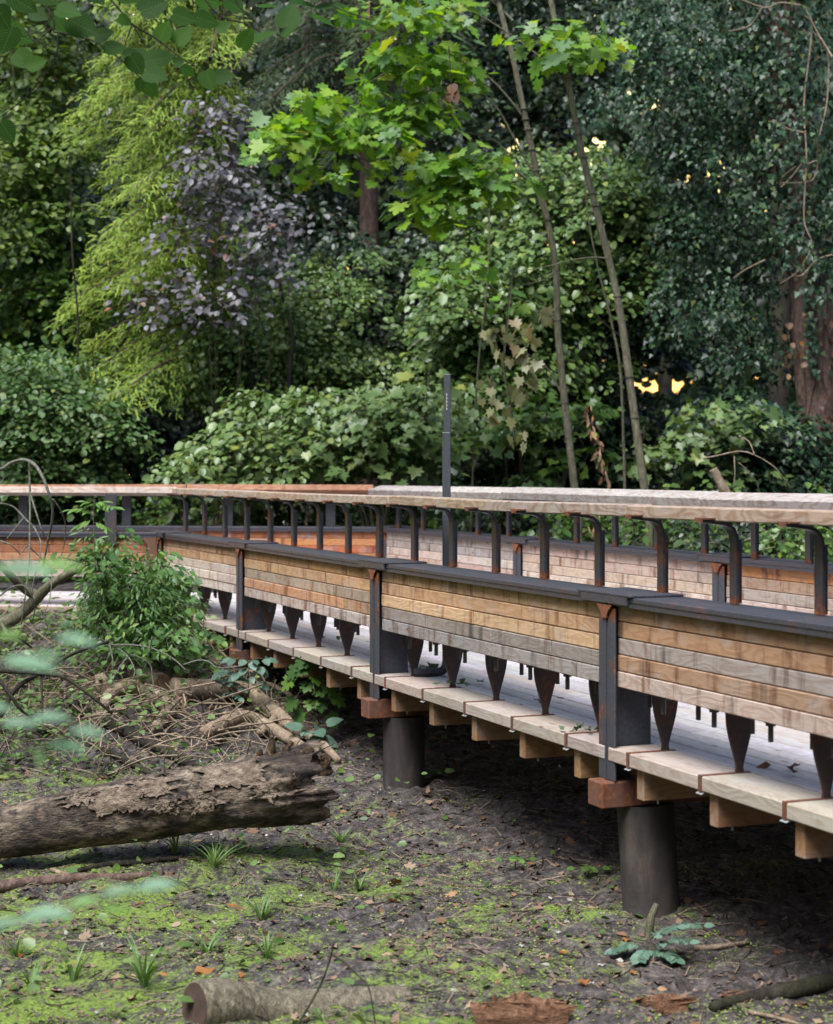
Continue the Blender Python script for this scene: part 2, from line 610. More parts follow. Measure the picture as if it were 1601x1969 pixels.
HANGER = mesh_from('hanger_plate', V, F, M_PLATE)


def post_mesh(kind):
    """I-section post; local x along the bridge, y inwards, z up"""
    mb = MB()
    mb.box(-.075, .075, 0, .012, -.15, .63, .003, )
    mb.box(-.007, .007, .0125, .225, -.002, .6445)
    mb.box(-.007, .007, .0125, .12, -.15, -.0025)
    # raised seam on the flange
    mb.box(-.006, .006, -.006, -.0005, -.15, .63)
    return mb.mesh('steel_post', M_COL)


POST = post_mesh(0)
mb = MB()
# flared rusty gusset at the head of the post
gv = []
for i in range(7):
    q = i / 6
    gv.append((.022 + .05 * (1 - math.cos(q * math.pi / 2)), .585 + .06 * q))
V = [(-w, -.0075, z) for w, z in gv] + [(w, -.0075, z) for w, z in gv] + [(-w, .0 - .0005, z) for w, z in gv] + [(w, -.0005, z) for w, z in gv]
n = len(gv); F = []
for i in range(n - 1):
    F += [(i, n + i, n + i + 1, i + 1), (2 * n + i, 2 * n + i + 1, 3 * n + i + 1, 3 * n + i), (i, i + 1, 2 * n + i + 1, 2 * n + i), (n + i, 3 * n + i, 3 * n + i + 1, n + i + 1)]
F += [(0, 2 * n, 3 * n, n), (n - 1, 2 * n - 1, 4 * n - 1, 3 * n - 1)]
GUSSET = mesh_from('gusset', V, F, M_RUSTY)
mb = MB()
mb.box(-.26, .26, -.018, .25, .0, .01, .002)
mb.box(-.22, .22, -.018, -.008, -.036, -.001)
SPLICE = mb.mesh('splice_plate', M_STEEL2)
BOXB = None


def post(a, u, inn, stub=True):
    M = axes(a, u, inn)
    if M.to_3x3().determinant() < 0 or M.col[2][2] < 0: M = axes(a, -u, inn)
    o = place('steel_post', POST, bridge, M)
    place('gusset', GUSSET, o, M @ Matrix.Translation((0, -.0065, 0)))
    place('splice_plate', SPLICE, bridge, M @ Matrix.Translation((0, 0, Z_FL + .001)))
    return o


IN = VV
# near side
lay_a = [BRN, TAN, GREY, TAN, PALE]
lay_b = [(.36, .26, .15), YEL, PALE, GREY, BLUE]
lay_b[2] = (.56, .42, .27)
lay_c = [(.40, .25, .12), YEL, (.38, .33, .26), TAN, (.47, .45, .42)]
lay_d = [(.42, .29, .17), YEL, PALE, WHT, WHT]
lay_r = [ORG, RED, ORG, PINK, PINK]
OUT = -VV
parapet(PM, P0, OUT, lay_a, [1, 1, 1, 1, 1], .11, .11)
parapet(P0, P1, OUT, [(.30, .185, .10), (.42, .29, .17), (.33, .31, .30), (.40, .28, .18), (.47, .44, .40)], [1, 1, 0, 1, 1], .08, .045)
parapet(P1, P2, OUT, lay_b, [2, 2, 1, 3, 1], .045, .06)
parapet(P2, P3, OUT, lay_c, [3, 3, 3, 3, 2], .045, .06)
parapet(P3, P4, OUT, lay_d, [3, 3, 3, 3, 2], .045, .05)
# near left, frontal
UL = (P5 - P4).normalized(); OUTL = Vector((UL.y, -UL.x, 0))
if OUTL.y > 0: OUTL = -OUTL
parapet(P4, P5, OUTL, [ORG, (.34, .14, .06), (.50, .30, .17), PINK, (.52, .46, .44)], [2, 2, 2, 2, 2], .12, .1)
# far side: the visible face looks at the deck
UQn = UQ; OUTQ = Vector((-UQ.y, UQ.x, 0))
if OUTQ.x > 0: OUTQ = -OUTQ
parapet(QM, Q0, OUTQ, [ORG, TAN, GREY, TAN, PALE], [1, 1, 1, 1, 1], .1, .1)
parapet(Q0, Q1, OUTQ, [(.46, .24, .10), (.44, .34, .25), (.42, .39, .37), PALE, PALE], [1, 1, 1, 1, 1], .08, .06)
parapet(Q1, Q2, OUTQ, [PINK, PINK, (.54, .47, .43), WHT, PALE], [3, 3, 3, 3, 3], .06, .06)
parapet(Q2, Q4, OUTQ, [(.38, .35, .35), (.40, .39, .41), WHT, PINK, WHT], [3, 3, 3, 3, 3], .06, .05)
UQL = (Q5 - Q4).normalized(); OUTQL = Vector((UQL.y, -UQL.x, 0))
if OUTQL.y > 0: OUTQL = -OUTQL
parapet(Q4, Q5, OUTQL, [(.34, .125, .05), ORG, RED, ORG, TAN], [3, 3, 3, 3, 3], .05, .1, rods=False)

for p in (P0, P1, P2, P3): post(p, U, VV)
post(PM, U, VV)
post(P4, U, VV)
for p in (Q0, Q1, Q2): post(p, UQ, -OUTQ)
post(QM, UQ, -OUTQ)
post(Q4 + Vector((.03, -.02, 0)), UQ, -OUTQ)

# rounded steel corner of the near-left beam
mb = MB()
arc = []
rr = .1
for i in range(7):
    an = i / 6 * math.pi / 2
    arc.append((.1 + .0 + rr - rr * math.cos(an), .64 - rr + rr * math.sin(an)))
V = []; F = []
for x, z in arc: V += [(x, -.012, z), (x, -.002, z)]
V += [(.02, -.012, .643), (.02, -.002, .643), (.02, -.012, .27), (.02, -.002, .27), (.1, -.012, .27), (.1, -.002, .27)]
n = len(arc) * 2
fan_f = [n, n + 2, n + 4] + [2 * i for i in range(len(arc))]
F.append(tuple(reversed(fan_f)))
F.append(tuple(i + 1 for i in fan_f))
for i in range(len(fan_f)):
    a_, b_ = fan_f[i], fan_f[(i + 1) % len(fan_f)]
    F.append((a_, b_, b_ + 1, a_ + 1))
M = axes(P4 + OUTL * .0, UL, -OUTL)
if M.col[2][2] < 0: M = M @ Matrix.Scale(-1, 4, (0, 0, 1))
me = mesh_from('corner_plate', [tuple(M @ Vector((v[0], v[1], v[2]))) for v in V], F, M_RUST)
place('corner_plate', me, bridge)

# ---- joists, edge boards, strips, hangers, rail posts along the near run
NRUN = [(PM, P0), (P0, P1), (P1, P2), (P2, P3), (P3, P4)]
EDGE_T = .062
mbs = MB(); mbs.box(-.012, .012, -.006, .235, -.066, .0025)
STRIP = mbs.mesh('steel_strip', M_RUST)
JL = 2.55
joist_mesh = box_mesh('joist', JL, .062, .135, M_JOIST)
mb = MB()
mb.tube([(0, 0, -.022), (0, 0, 0)], .005, 5)
BOLT = mb.mesh('joist_bolt', M_GALV)
mb = MB()
mb.box(-.022, .022, -.012, .03, -.003, 0)
CLIP = mb.mesh('zinc_clip', M_GALV)

# rail post: flat T-section rising from the flange, bent outwards at its head
def rail_post_mesh():
    mb = MB()
    path = [(0, 0, 0), (0, 0, .262), (0, -.005, .29), (0, -.018, .315), (0, -.04, .331), (0, -.07, .339), (0, -.155, .348)]
    w = .027; t = .007
    V = []; F = []
    m = len(path)
    for i, p in enumerate(path):
        a = Vector(path[max(i - 1, 0)]); b = Vector(path[min(i + 1, m - 1)])
        tg = (b - a).normalized(); nn = Vector((1, 0, 0)).cross(tg)
        p = Vector(p)
        for sx, sn in ((-w, -t), (w, -t), (w, t), (-w, t)):
            V.append(p + Vector((sx, 0, 0)) + nn * sn)
    for i in range(m - 1):
        for k in range(4):
            k2 = (k + 1) % 4
            F.append((i * 4 + k, i * 4 + k2, i * 4 + 4 + k2, i * 4 + 4 + k))
    F += [(3, 2, 1, 0), tuple((m - 1) * 4 + k for k in range(4))]
    mb.add(V, F)
    # stiffening rib on the inner side
    mb.box(-.004, .004, .0075, .034, .0, .27)
    return mb.mesh('rail_post', M_POST)


RAILPOST = rail_post_mesh()
mb = MB(); mb.box(-.045, .045, -.05, .05, -.006, 0)
mb.box(-.02, .02, -.058, -.05, -.02, 0)
PAD = mb.mesh('rail_pad', M_RUST)


def rail_post(p, u, inn, pad=True):
    M = axes(p + Vector((0, 0, Z_FL + .003)), u, inn)
    if M.col[2][2] < 0: M = axes(p + Vector((0, 0, Z_FL + .003)), -u, inn)
    o = place('rail_post', RAILPOST, bridge, M)
    if pad: place('rail_pad', PAD, o, M @ Matrix.Translation((0, -.115, .362)))


for (a, b) in NRUN:
    d = b - a; L = d.length; u = d.normalized()
    nj = 5 if L > 2.8 else 4
    for j in range(nj):
        s = (j + .66) * L / nj - (.0 if L > 2.8 else .05)
        p = a + u * s
        Ms = axes(p, -u, -VV) if False else axes(p, u * -1, VV)
        Ms = axes(p, VV.cross(Vector((0, 0, 1))), VV)
        place('steel_strip', STRIP, bridge, Ms)
        Mj = axes(p - u * .05 + VV * .03 + Vector((0, 0, -.068 - .0675)), VV, u)
        if Mj.col[2][2] < 0: Mj = axes(p - u * .05 + VV * .03 + Vector((0, 0, -.068 - .0675)), VV, -u)
        place('joist', joist_mesh, bridge, Mj, jit((.33, .18, .085), .15))
        place('joist_bolt', BOLT, bridge, Matrix.Translation(p - u * .05 + VV * .12 + Vector((0, 0, -.203))))
        place('zinc_clip', CLIP, bridge, Ms @ Matrix.Translation((0, 0, -.069)) @ Matrix.Rotation(.35, 4, 'X'))
        Mh = axes(p + VV * .185 + Vector((0, 0, .004)), VV, -u)
        if Mh.col[2][2] < 0: Mh = axes(p + VV * .185 + Vector((0, 0, .004)), VV, u)
        place('hanger_plate', HANGER, bridge, Mh)
        # board between this strip and the next
        s2 = (j + 1.66) * L / nj - (.0 if L > 2.8 else .05)
        segs = [(s + .014, s2 - .014)]
        if j == nj - 1:
            segs = [(s + .014, L - .02), (L + .014, L + .66 * .605 - .014)]
        for q0, q1 in segs:
            if q1 - q0 < .05: continue
            Me = axes(a + u * q0 + VV * (.115 + random.uniform(-.004, .004)) + Vector((0, 0, -EDGE_T / 2)), u, VV)
            if Me.col[2][2] < 0: Me = axes(a + u * q0 + VV * .115 + Vector((0, 0, -EDGE_T / 2)), u, -VV)
            place('edge_board', box_mesh('edge_board', round(q1 - q0, 2), .24, EDGE_T, M_DECK, .005), bridge, Me, jit((.44, .365, .31), .1))
    for j in range(nj + (0 if L > 2.8 else 0)):
        s = (j + .8) * L / nj
        rail_post(a + u * s + VV * .215, u, VV)

# far side rail posts and strips
for (a, b) in [(QM, Q0), (Q0, Q1), (Q1, Q2), (Q2, Q4)]:
    d = b - a; L = d.length; u = d.normalized()
    for j in range(5):
        rail_post(a + u * ((j + .35) * L / 5) - OUTQ * .03, u, OUTQ * -1, False)

# wide flat posts of the frontal left runs
mb = MB(); mb.box(-.05, .05, -.006, .006, 0, .352, .002); mb.box(-.004, .004, .0065, .07, 0, .34)
WIDEPOST = mb.mesh('rail_post', M_STEEL)
for x in (38, 238, 434, 632):
    q = (x - 800) / FPX
    # intersection of the view line with the far-left beam
    tt = (Q4.x - q * Q4.y) / (q * UQL.y - UQL.x)
    p = Q4 + UQL * tt - OUTQL * .08
    place('rail_post', WIDEPOST, bridge, axes(p + Vector((0, 0, Z_FL + .003)), -UQL, -OUTQL))
for k in range(1, 4):
    p = Q4 + UQL * (4.3 + k * 1.1) - OUTQL * .08
    place('rail_post', WIDEPOST, bridge, axes(p + Vector((0, 0, Z_FL + .003)), -UQL, -OUTQL))
mb = MB(); mb.box(-.055, .055, -.006, .006, -.12, .352, .002); mb.box(-.004, .004, .0065, .11, -.10, .34)
BIGPOST = mb.mesh('rail_post', M_STEEL)
for dd in (.45, 3.0):
    p = P4 + UL * dd + OUTL * .02
    place('rail_post', BIGPOST, bridge, axes(p + Vector((0, 0, Z_FL + .003)), -UL, -OUTL))

# ---- handrails
def rail(pts, tilt, cols, w=.145, h=.062, seg=1.25, wob=.006, zr=1.069):
    tot = sum((pts[i + 1] - pts[i]).length for i in range(len(pts) - 1))
    for i in range(len(pts) - 1):
        a, b = pts[i], pts[i + 1]
        u = (b - a).normalized(); L = (b - a).length
        n = max(1, round(L / seg))
        cuts = [0] + [L * (k + random.uniform(-.15, .15)) / n for k in range(1, n)] + [L]
        za = zr
        prev = a + Vector((0, 0, zr))
        for c0, c1 in zip(cuts[:-1], cuts[1:]):
            nxt = a + u * c1 + Vector((0, 0, zr + random.uniform(-wob, wob)))
            dirv = nxt - prev
            side = Vector((dirv.y, -dirv.x, 0)).normalized()
            Mr = axes(prev, dirv, -side)
            if Mr.col[2][2] < 0: Mr = axes(prev, dirv, side)
            Mr = Mr @ Matrix.Rotation(tilt, 4, 'X')
            place('handrail_board', box_mesh('handrail_board', round(dirv.length - .002, 2), w, h, M_RAIL, .005), bridge, Mr, jit(random.choice(cols), .1))
            prev = nxt


off = .17
RP = [PM + VV * off, P0 + VV * off, P1 + VV * off, P2 + VV * off, P3 + VV * off, P4 + VV * (off + .02) - OUTL * 0]
rail(RP, 0.0, [(.42, .32, .235), (.47, .37, .28), (.42, .34, .265)], seg=1.5, h=.056)
rail([RP[-1], P5 - OUTL * .1], R(10), [(.60, .46, .39), (.58, .42, .34)], w=.15, seg=1.6)
qo = .06
RQ = [QM + OUTQ * qo, Q0 + OUTQ * qo, Q1 + OUTQ * qo, Q2 + OUTQ * qo, Q4 + OUTQ * qo + OUTQL * .0]
rail(RQ, R(-16), [(.43, .39, .36), (.47, .43, .40)], w=.16, seg=1.5)
rail([RQ[-1] + Vector((0, .02, 0)), Q5], R(16), [(.44, .2, .11), (.48, .24, .14)], w=.18, seg=1.8)

# ---- deck boards
def deck_run(a0, a1, b0, b1, w=.108, v0=.245, lmin=1.1, lmax=1.9, cols=None):
    """boards run from the line a0-b0 end towards a1-b1; a = near line, b = far line"""
    u = (a1 - a0).normalized()
    c = Vector((-u.y, u.x, 0))
    if c.dot(b0 - a0) < 0: c = -c
    W = max((b0 - a0).dot(c), (b1 - a1).dot(c)) + .1
    L = (a1 - a0).length + .0
    n = int((W - v0) / w)
    for i in range(n):
        q = v0 + (i + .5) * w
        # start and end along u, clipped by the end lines
        f0 = q / max(.01, (b0 - a0).dot(c)); f1 = q / max(.01, (b1 - a1).dot(c))
        s0 = (b0 - a0).dot(u) * f0
        s1 = L + (b1 - a1).dot(u) * f1
        s = s0
        first = True
        while s < s1 - .05:
            l = random.uniform(lmin, lmax) * (random.uniform(.3, 1) if first else 1)
            first = False
            if s1 - (s + l) < .4: l = s1 - s
            l = round(min(l, s1 - s), 1) if l < s1 - s - .05 else round(s1 - s, 2)
            Md = axes(a0 + u * s + c * q + Vector((0, 0, -.02 + random.uniform(-.0015, .0015))), u, c)
            if Md.col[2][2] < 0: Md = axes(a0 + u * s + c * q + Vector((0, 0, -.02 + random.uniform(-.0015, .0015))), u, -c)
            place('deck_board', box_mesh('deck_board', max(.08, l - .006), w - .011, .04, M_DECK), bridge, Md, jit(random.choice([(.56, .53, .53), (.63, .60, .60), (.50, .47, .47), (.54, .47, .43)]), .08))
            s += l
deck_run(P0, P4, Q0, Q4)
deck_run(P4, P5, Q4 + Vector((0, .0, 0)), Q5, v0=.02, w=.16, lmin=1.8, lmax=2.6)
# ledger blocks between joists, seen end-on under the boards
# frontal left edge beam under the deck
o = place('edge_beam', box_mesh('edge_beam', 4.9, .08, .14, M_JOIST), bridge, axes(P4 + Vector((0, 0, -.115)) - OUTL * .1, UL, -OUTL), (.30, .12, .07))
place('edge_board', box_mesh('edge_board', 4.9, .03, .07, M_DECK), bridge, axes(P4 + Vector((0, 0, -.037)) + OUTL * .0, UL, -OUTL), (.46, .33, .26))
for a, b in [(Q0, Q1), (Q1, Q2), (Q2, Q4)]:
    u = (b - a).normalized()
    Mx = axes(a + OUTQ * -.05 + Vector((0, 0, -.11)), u, -OUTQ)
    place('edge_beam', box_mesh('edge_beam', round((b - a).length, 2), .06, .14, M_JOIST), bridge, Mx, (.3, .2, .1))

# ---- cross beams and piles
CB = None
mb = MB(); mb.box(-.07, .07, -.06, 2.7, -.27, -.152, .006)
CROSS = mb.mesh('cross_beam', M_RUST)
def pile_mat():
    t = NT('pile_steel')
    v = t.n('TexCoord').outputs['Object']
    n = t.noise(t.scale(v, (1, 1, .3)), 16, 5, .6); n2 = t.noise(v, 45, 4, .6)
    c = t.ramp(n, [(.3, (.03, .026, .025)), (.55, (.055, .046, .042)), (.75, (.10, .075, .06))])
    z = t.n('SeparateXYZ', {'Vector': v}).outputs[2]
    m = t.ramp(t.math('ADD', t.math('MULTIPLY', t.math('ADD', z, .95), 2.2), t.math('MULTIPLY', n, .9)), [(.55, 1.0), (.95, 0.0)])
    c = t.mix(m, c, t.ramp(n2, [(.3, (.06, .05, .045)), (.7, (.15, .13, .11))]))
    return t.end(t.bsdf(c, .8, t.bump(n2, .35, .006), spec=.25))


M_PILE = pile_mat()
for i, p in enumerate((P0, P1, P2, P3)):
    place('cross_beam', CROSS, bridge, axes(p, VV.cross(Vector((0, 0, 1))), VV))
    for k, vo in enumerate((.20, 2.2)):
        top = p + VV * vo + Vector((0, 0, -.268))
        if k == 0:
            lean = [(0, 0), (.03, -.02), (0.0, 0), (0.0, 0)][i]
        else: lean = (0, 0)
        zb = gz1(top.x, top.y) - .4
        mb = MB()
        bot = Vector((top.x + lean[0] * 1.6, top.y + lean[1], zb))
        mb.tube([top, bot], [.13, .13], 32, False)
        o = place('pile', mb.mesh('pile', M_PILE, True), bridge)
for p in (P4, P4 + UL * 2.6):
    top = p - OUTL * .5 + Vector((0, 0, -.2))
    mb = MB(); mb.tube([top, Vector((top.x, top.y, -1.2))], .13, 20)
    place('pile', mb.mesh('pile', M_PILE, True), bridge)

# ---- marker pole standing on the deck
pd = 10.45
pole = empty('marker_pole', P(858, 0, pd).xy.to_3d())
tag(pole, 'slim dark steel pole rising above the handrails from the deck, narrower top half', 'pole')
b = P(858, 0, pd); x, y = b.x, b.y
mb = MB(); mb.box(x - .026, x + .024, y - .025, y + .025, .05, 1.483, .003)
pts = []
mb2 = MB()
place('lower_tube', mb.mesh('lower_tube', M_POLE), pole)
mb = MB(); mb.box(x - .0175, x + .0235, y - .02, y + .02, 1.484, 1.838, .002)
place('upper_tube', mb.mesh('upper_tube', M_POLE), pole)
mb = MB(); mb.box(x - .027, x + .018, y - .026, y + .0, 1.4832, 1.487)
place('collar', mb.mesh('collar', M_GALV), pole)
mb = MB(); mb.box(x - .018, x + .024, y - .0205, y + .0205, 1.8385, 1.842)
place('cap', mb.mesh('cap', M_GALV), pole)
t = NT('pale_marks'); M_MARK = t.end(t.bsdf((.75, .68, .5), .5))
mb = MB()
for k in range(5):
    zc = 1.724 - k * .0215
    for (dx, dz) in ((0, 0), (.0035, -.005), (.001, -.010)):
        mb.box(x - .004 + dx, x + .0005 + dx, y - .0225, y - .0205, zc + dz - .004, zc + dz)
place('pale_marks', mb.mesh('pale_marks', M_MARK), pole)
mb = MB()
mb.tube(spline([(x, y, .10), (x - .01, y, .055), (x - .05, y, .03), (x - .2, y, .026)], 5), .026, 10)
place('bent_foot', mb.mesh('bent_foot', M_BLACK), pole)

# ================================================================== vegetation
LEAFS = {}


def tmpl(name, V, F):
    LEAFS[name] = (np.array(V, float), F)


def outline_leaf(name, pts, fold=.08, fan=True):
    """pts: outline of the upper half from stem to tip (x, y); mirrored and folded along the midrib"""
    n = len(pts)
    up = [(x, y, y * fold * 4 * .25 - .10 * x * x * .6) for x, y in pts]
    lo = [(x, -y, y * fold * 4 * .25 - .10 * x * x * .6) for x, y in pts[1:-1]]
    V = up + lo
    f1 = list(range(n))
    f2 = [0] + [n + i for i in range(n - 2)] + [n - 1]
    tmpl(name, V, [tuple(reversed(f1)), tuple(f2)])


outline_leaf('ovate', [(0, 0), (.25, .36), (.68, .31), (1, 0)], .2)
outline_leaf('round', [(0, 0), (.12, .22), (.42, .38), (.75, .24), (1, 0)], .2)
outline_leaf('narrow', [(0, 0), (.2, .11), (.5, .15), (.8, .09), (1, 0)], .3)
outline_leaf('ivy', [(0, 0), (-.08, .2), (.12, .5), (.35, .3), (1, 0)], .12)
# palmate maple leaf: half outline
mp = [(0, 0), (-.12, .16), (-.20, .38), (.02, .36), (.04, .58), (.22, .50), (.38, .66), (.46, .44), (.66, .46), (.58, .20), (.78, .20), (1, 0)]
outline_leaf('maple', [(0, 0), (-.2, .36), (.04, .36), (.16, .62), (.36, .38), (.52, .52), (.60, .2), (1, 0)], .12)
# fine heart-shaped toothed leaf
hp = [(0.02, 0), (-.05, .12), (-.02, .26), (.08, .37), (.2, .43), (.22, .41), (.34, .44), (.36, .42), (.48, .41), (.5, .38), (.62, .34), (.64, .31), (.75, .25), (.77, .22), (.86, .13), (1, 0)]
outline_leaf('heart', hp, .1)
mp2 = [(0, 0), (-.1, .14), (-.22, .40), (-.06, .37), (.0, .44), (.06, .36), (.10, .52), (.14, .70), (.22, .56), (.34, .68), (.36, .50), (.34, .36), (.50, .42), (.56, .54), (.64, .44), (.72, .42), (.66, .28), (.66, .16), (.80, .20), (.86, .10), (1, 0)]
outline_leaf('maple_fine', mp2, .08)
# spruce branchlet: serrated flat spray
V = [(0, 0, 0)]
for i in range(5):
    q = (i + .6) / 5
    V.append((q, (.17 * (1 - q * .5)) * (1 if i % 2 == 0 else .35), -.05 * q * q))
V.append((1.05, 0, -.06))
for i in range(4):
    q = 1 - (i + .9) / 5
    V.append((q, -(.17 * (1 - q * .5)) * (.35 if i % 2 else 1), -.05 * q * q))
m = len(V)
V.append((.45, 0, .01))
tmpl('spruce', V, [(i, (i + 1) % m, m) for i in range(m)])
tmpl('slimleaf', [(x, y * .6, z) for x, y, z in [tuple(v) for v in LEAFS['round'][0]]], LEAFS['round'][1])
tmpl('blade', [(0, -.02, 0), (0, .02, 0), (.5, .03, .02), (.5, -.03, .02), (1, 0, 0)], [(0, 3, 2, 1), (3, 4, 2)])
tmpl('scrap', [(0, 0, 0), (.5, .3, .15), (1, 0, .05), (.45, -.3, .1)], [(0, 2, 1), (0, 3, 2)])
tmpl('litter', [(0, 0, .0), (.12, .30, .16), (.66, .22, .02), (1, .12, .24), (.55, -.34, .0), (.25, -.14, .2), (.45, 0, .0)], [(0, 6, 1), (1, 6, 2), (2, 6, 3), (3, 6, 4), (4, 6, 5), (5, 6, 0)])


def unit(a):
    return a / np.maximum(1e-9, np.linalg.norm(a, axis=-1, keepdims=True))


def leaves_mesh(name, kind, Pn, T, N, size, mat, rnd=None, smooth=False):
    V, F = LEAFS[kind]
    n = len(Pn)
    T = unit(T); N = unit(N - T * (N * T).sum(-1, keepdims=True)); B = np.cross(N, T)
    size = np.asarray(size).reshape(-1, 1, 1)
    co = Pn[:, None, :] + size * (V[None, :, 0:1] * T[:, None, :] + V[None, :, 1:2] * B[:, None, :] + V[None, :, 2:3] * N[:, None, :])
    nv = len(V)
    me = bpy.data.meshes.new(name)
    me.vertices.add(n * nv); me.vertices.foreach_set('co', co.astype(np.float32).ravel())
    fl = np.concatenate([np.array(f) for f in F]); cnt = np.array([len(f) for f in F])
    loops = (fl[None, :] + (np.arange(n) * nv)[:, None]).ravel()
    me.loops.add(len(loops)); me.loops.foreach_set('vertex_index', loops.astype(np.int32))
    starts = np.concatenate([[0], np.cumsum(cnt)[:-1]])
    st = (starts[None, :] + (np.arange(n) * len(fl))[:, None]).ravel()
    me.polygons.add(n * len(F)); me.polygons.foreach_set('loop_start', st.astype(np.int32))
    if smooth: me.polygons.foreach_set('use_smooth', np.ones(n * len(F), bool))
    me.update(calc_edges=True)
    if rnd is None: rnd = RS.rand(n)
    at = me.attributes.new('rnd', 'FLOAT', 'POINT')
    at.data.foreach_set('value', np.repeat(rnd, nv).astype(np.float32))
    me.materials.append(mat)
    return me


_leafobj = {}


def leaf_objects(kind, Pn, T, N, size, mat, parent, name='leaf'):
    key = (kind, mat.name)
    if key not in _leafobj:
        V, F = LEAFS[kind]
        _leafobj[key] = leaves_mesh(name, kind, np.zeros((1, 3)), np.array([[1., 0, 0]]), np.array([[0, 0, 1.]]), [1.0], mat, np.zeros(1))
    me = _leafobj[key]
    T = unit(T); N = unit(N - T * (N * T).sum(-1, keepdims=True)); B = np.cross(N, T)
    loc = WM[parent.name].to_translation()
    for p, t, b, n, s in zip(Pn, T, B, N, np.broadcast_to(size, (len(Pn),))):
        o = bpy.data.objects.new(name, me)
        COL.objects.link(o)
        o.parent = parent
        s = float(s)
        o.matrix_local = Matrix(((t[0] * s, b[0] * s, n[0] * s, p[0] - loc.x), (t[1] * s, b[1] * s, n[1] * s, p[1] - loc.y), (t[2] * s, b[2] * s, n[2] * s, p[2] - loc.z), (0, 0, 0, 1)))


# gaps in the foliage through which the glowing evening sky backdrop is seen: (px, py, radius px)
HOLES = []
for cx, cy, w, h, n, r0, r1 in ((1265, 738, 26, 9, 20, 2.5, 6), (1310, 735, 18, 10, 9, 2, 4), (1120, 285, 34, 24, 17, 2, 4.5), (965, 285, 16, 30, 13, 2, 4.5), (1000, 310, 10, 22, 6, 2, 4),
                               (1255, 200, 16, 6, 7, 2, 4), (1345, 78, 3, 5, 2, 3, 4), (1145, 55, 6, 6, 3, 2, 5), (1330, 340, 20, 12, 7, 2, 3.5), (1140, 690, 6, 20, 4, 2, 4.5), (245, 905, 10, 8, 4, 1.5, 3),
                               (145, 115, 4, 4, 2, 2, 4), (100, 510, 14, 4, 4, 1.5, 3), (1240, 800, 30, 40, 8, 1.5, 3), (1350, 350, 30, 30, 6, 1.5, 2.5), (1115, 450, 8, 6, 4, 2, 3), (660, 560, 10, 50, 9, 2, 4), (1275, 700, 20, 8, 3, 2, 3)):
    for _ in range(n):
        HOLES.append((cx + RS.uniform(-w, w) * 1.8, cy + RS.uniform(-h, h) * 1.7, RS.uniform(r0, r1) * .55))
HOLES = np.array(HOLES)


def hole_keep(Pn, size, grow=.45):
    k = FPX / np.maximum(Pn[:, 1], 1)
    px = 800 + Pn[:, 0] * k; py = 910 - (Pn[:, 2] - CAMZ) * k
    keep = np.ones(len(Pn), bool)
    rr = size * k * grow * .8
    for hx, hy, hr in HOLES:
        keep &= (px - hx) ** 2 + (py - hy) ** 2 > (hr + rr) ** 2
    return keep


LS, DS = .80, 1.5


def shelves(blobs, n_shelf, d, dd, r=(.35, .7), dens=95, leaf=(.08, .12), tilt=0.0, slope=0.0, front=.45, thick=.05, jitter=.35):
    """leaves on many small drooping sprays; returns P, T, N, size and the spray centres"""
    bl = np.array([b[:4] for b in blobs], float)
    wgt = bl[:, 2] * bl[:, 3]
    ids = RS.choice(len(bl), n_shelf, p=wgt / wgt.sum())
    Ps, Ts, Ns, Sz, C = [], [], [], [], []
    for i in ids:
        q = np.clip(RS.normal(0, .56, 3), -1.35, 1.35)
        dep = d + q[1] * dd
        c = np.array(P(bl[i, 0] + q[0] * bl[i, 2], bl[i, 1] + q[2] * bl[i, 3], dep))
        rr = RS.uniform(*r)
        n = max(6, int(dens * DS * rr * rr * math.pi))
        a = RS.uniform(0, 2 * math.pi, n); rho = np.sqrt(RS.rand(n)) * rr
        # ragged outline: a few arms
        arms = RS.uniform(0, 2 * math.pi, 5)
        k = RS.randint(0, 5, n)
        a = np.where(RS.rand(n) < .65, arms[k] + RS.normal(0, .22, n), a)
        dx, dy = np.cos(a), np.sin(a)
        x, y = dx * rho, dy * rho * .8
        z = -.42 * (rho ** 2) / rr + RS.normal(0, thick, n) + slope * x + front * .5 * y
        P_ = c + np.stack([x, y, z], 1)
        T_ = np.stack([dx, dy * .8 - .2, -.35 - .4 * rho / rr], 1) + RS.normal(0, .45, (n, 3))
        N_ = np.stack([dx * .25, dy * .25 - front, np.ones(n)], 1) + RS.normal(0, jitter, (n, 3))
        Ps.append(P_); Ts.append(T_); Ns.append(N_); Sz.append(RS.uniform(leaf[0], leaf[1], n) * LS * np.exp(RS.normal(0, .22, n))); C.append((c, rr, arms))
    return np.concatenate(Ps), np.concatenate(Ts), np.concatenate(Ns), np.concatenate(Sz), C


def twigs_mesh(name, C, mat, base=None, rad=.006, frac=1.0):
    mb = MB()
    for c, rr, arms in C:
        if RS.rand() > frac: continue
        c = Vector(c)
        for a in arms[:3]:
            e = c + Vector((math.cos(a) * rr, math.sin(a) * rr * .8, -.42 * rr))
            mb.tube([c + Vector((0, .12, -.05)), (c + e) / 2 + Vector((0, 0, .03)), e], [rad, rad * .7, rad * .3], 3, False)
    return mb.mesh(name, mat)


BARK_G = bark_mat('grey_green_bark', (.07, .062, .04), (.17, .15, .10), (.28, .25, .17), 10, 3, .35)
BARK_D = bark_mat('dark_bark', (.016, .013, .01), (.035, .028, .022), (.07, .058, .045), 10, 2, .2)
BARK_R = bark_mat('red_brown_bark', (.06, .035, .028), (.15, .095, .075), (.26, .18, .15), 7, 2.5, .12)
BARK_L = bark_mat('lichen_bark', (.10, .09, .07), (.22, .21, .17), (.42, .42, .36), 20, 20, .25)
BARK_P = bark_mat('pale_bark', (.15, .105, .07), (.31, .23, .16), (.46, .37, .27), 6, 3, .15)

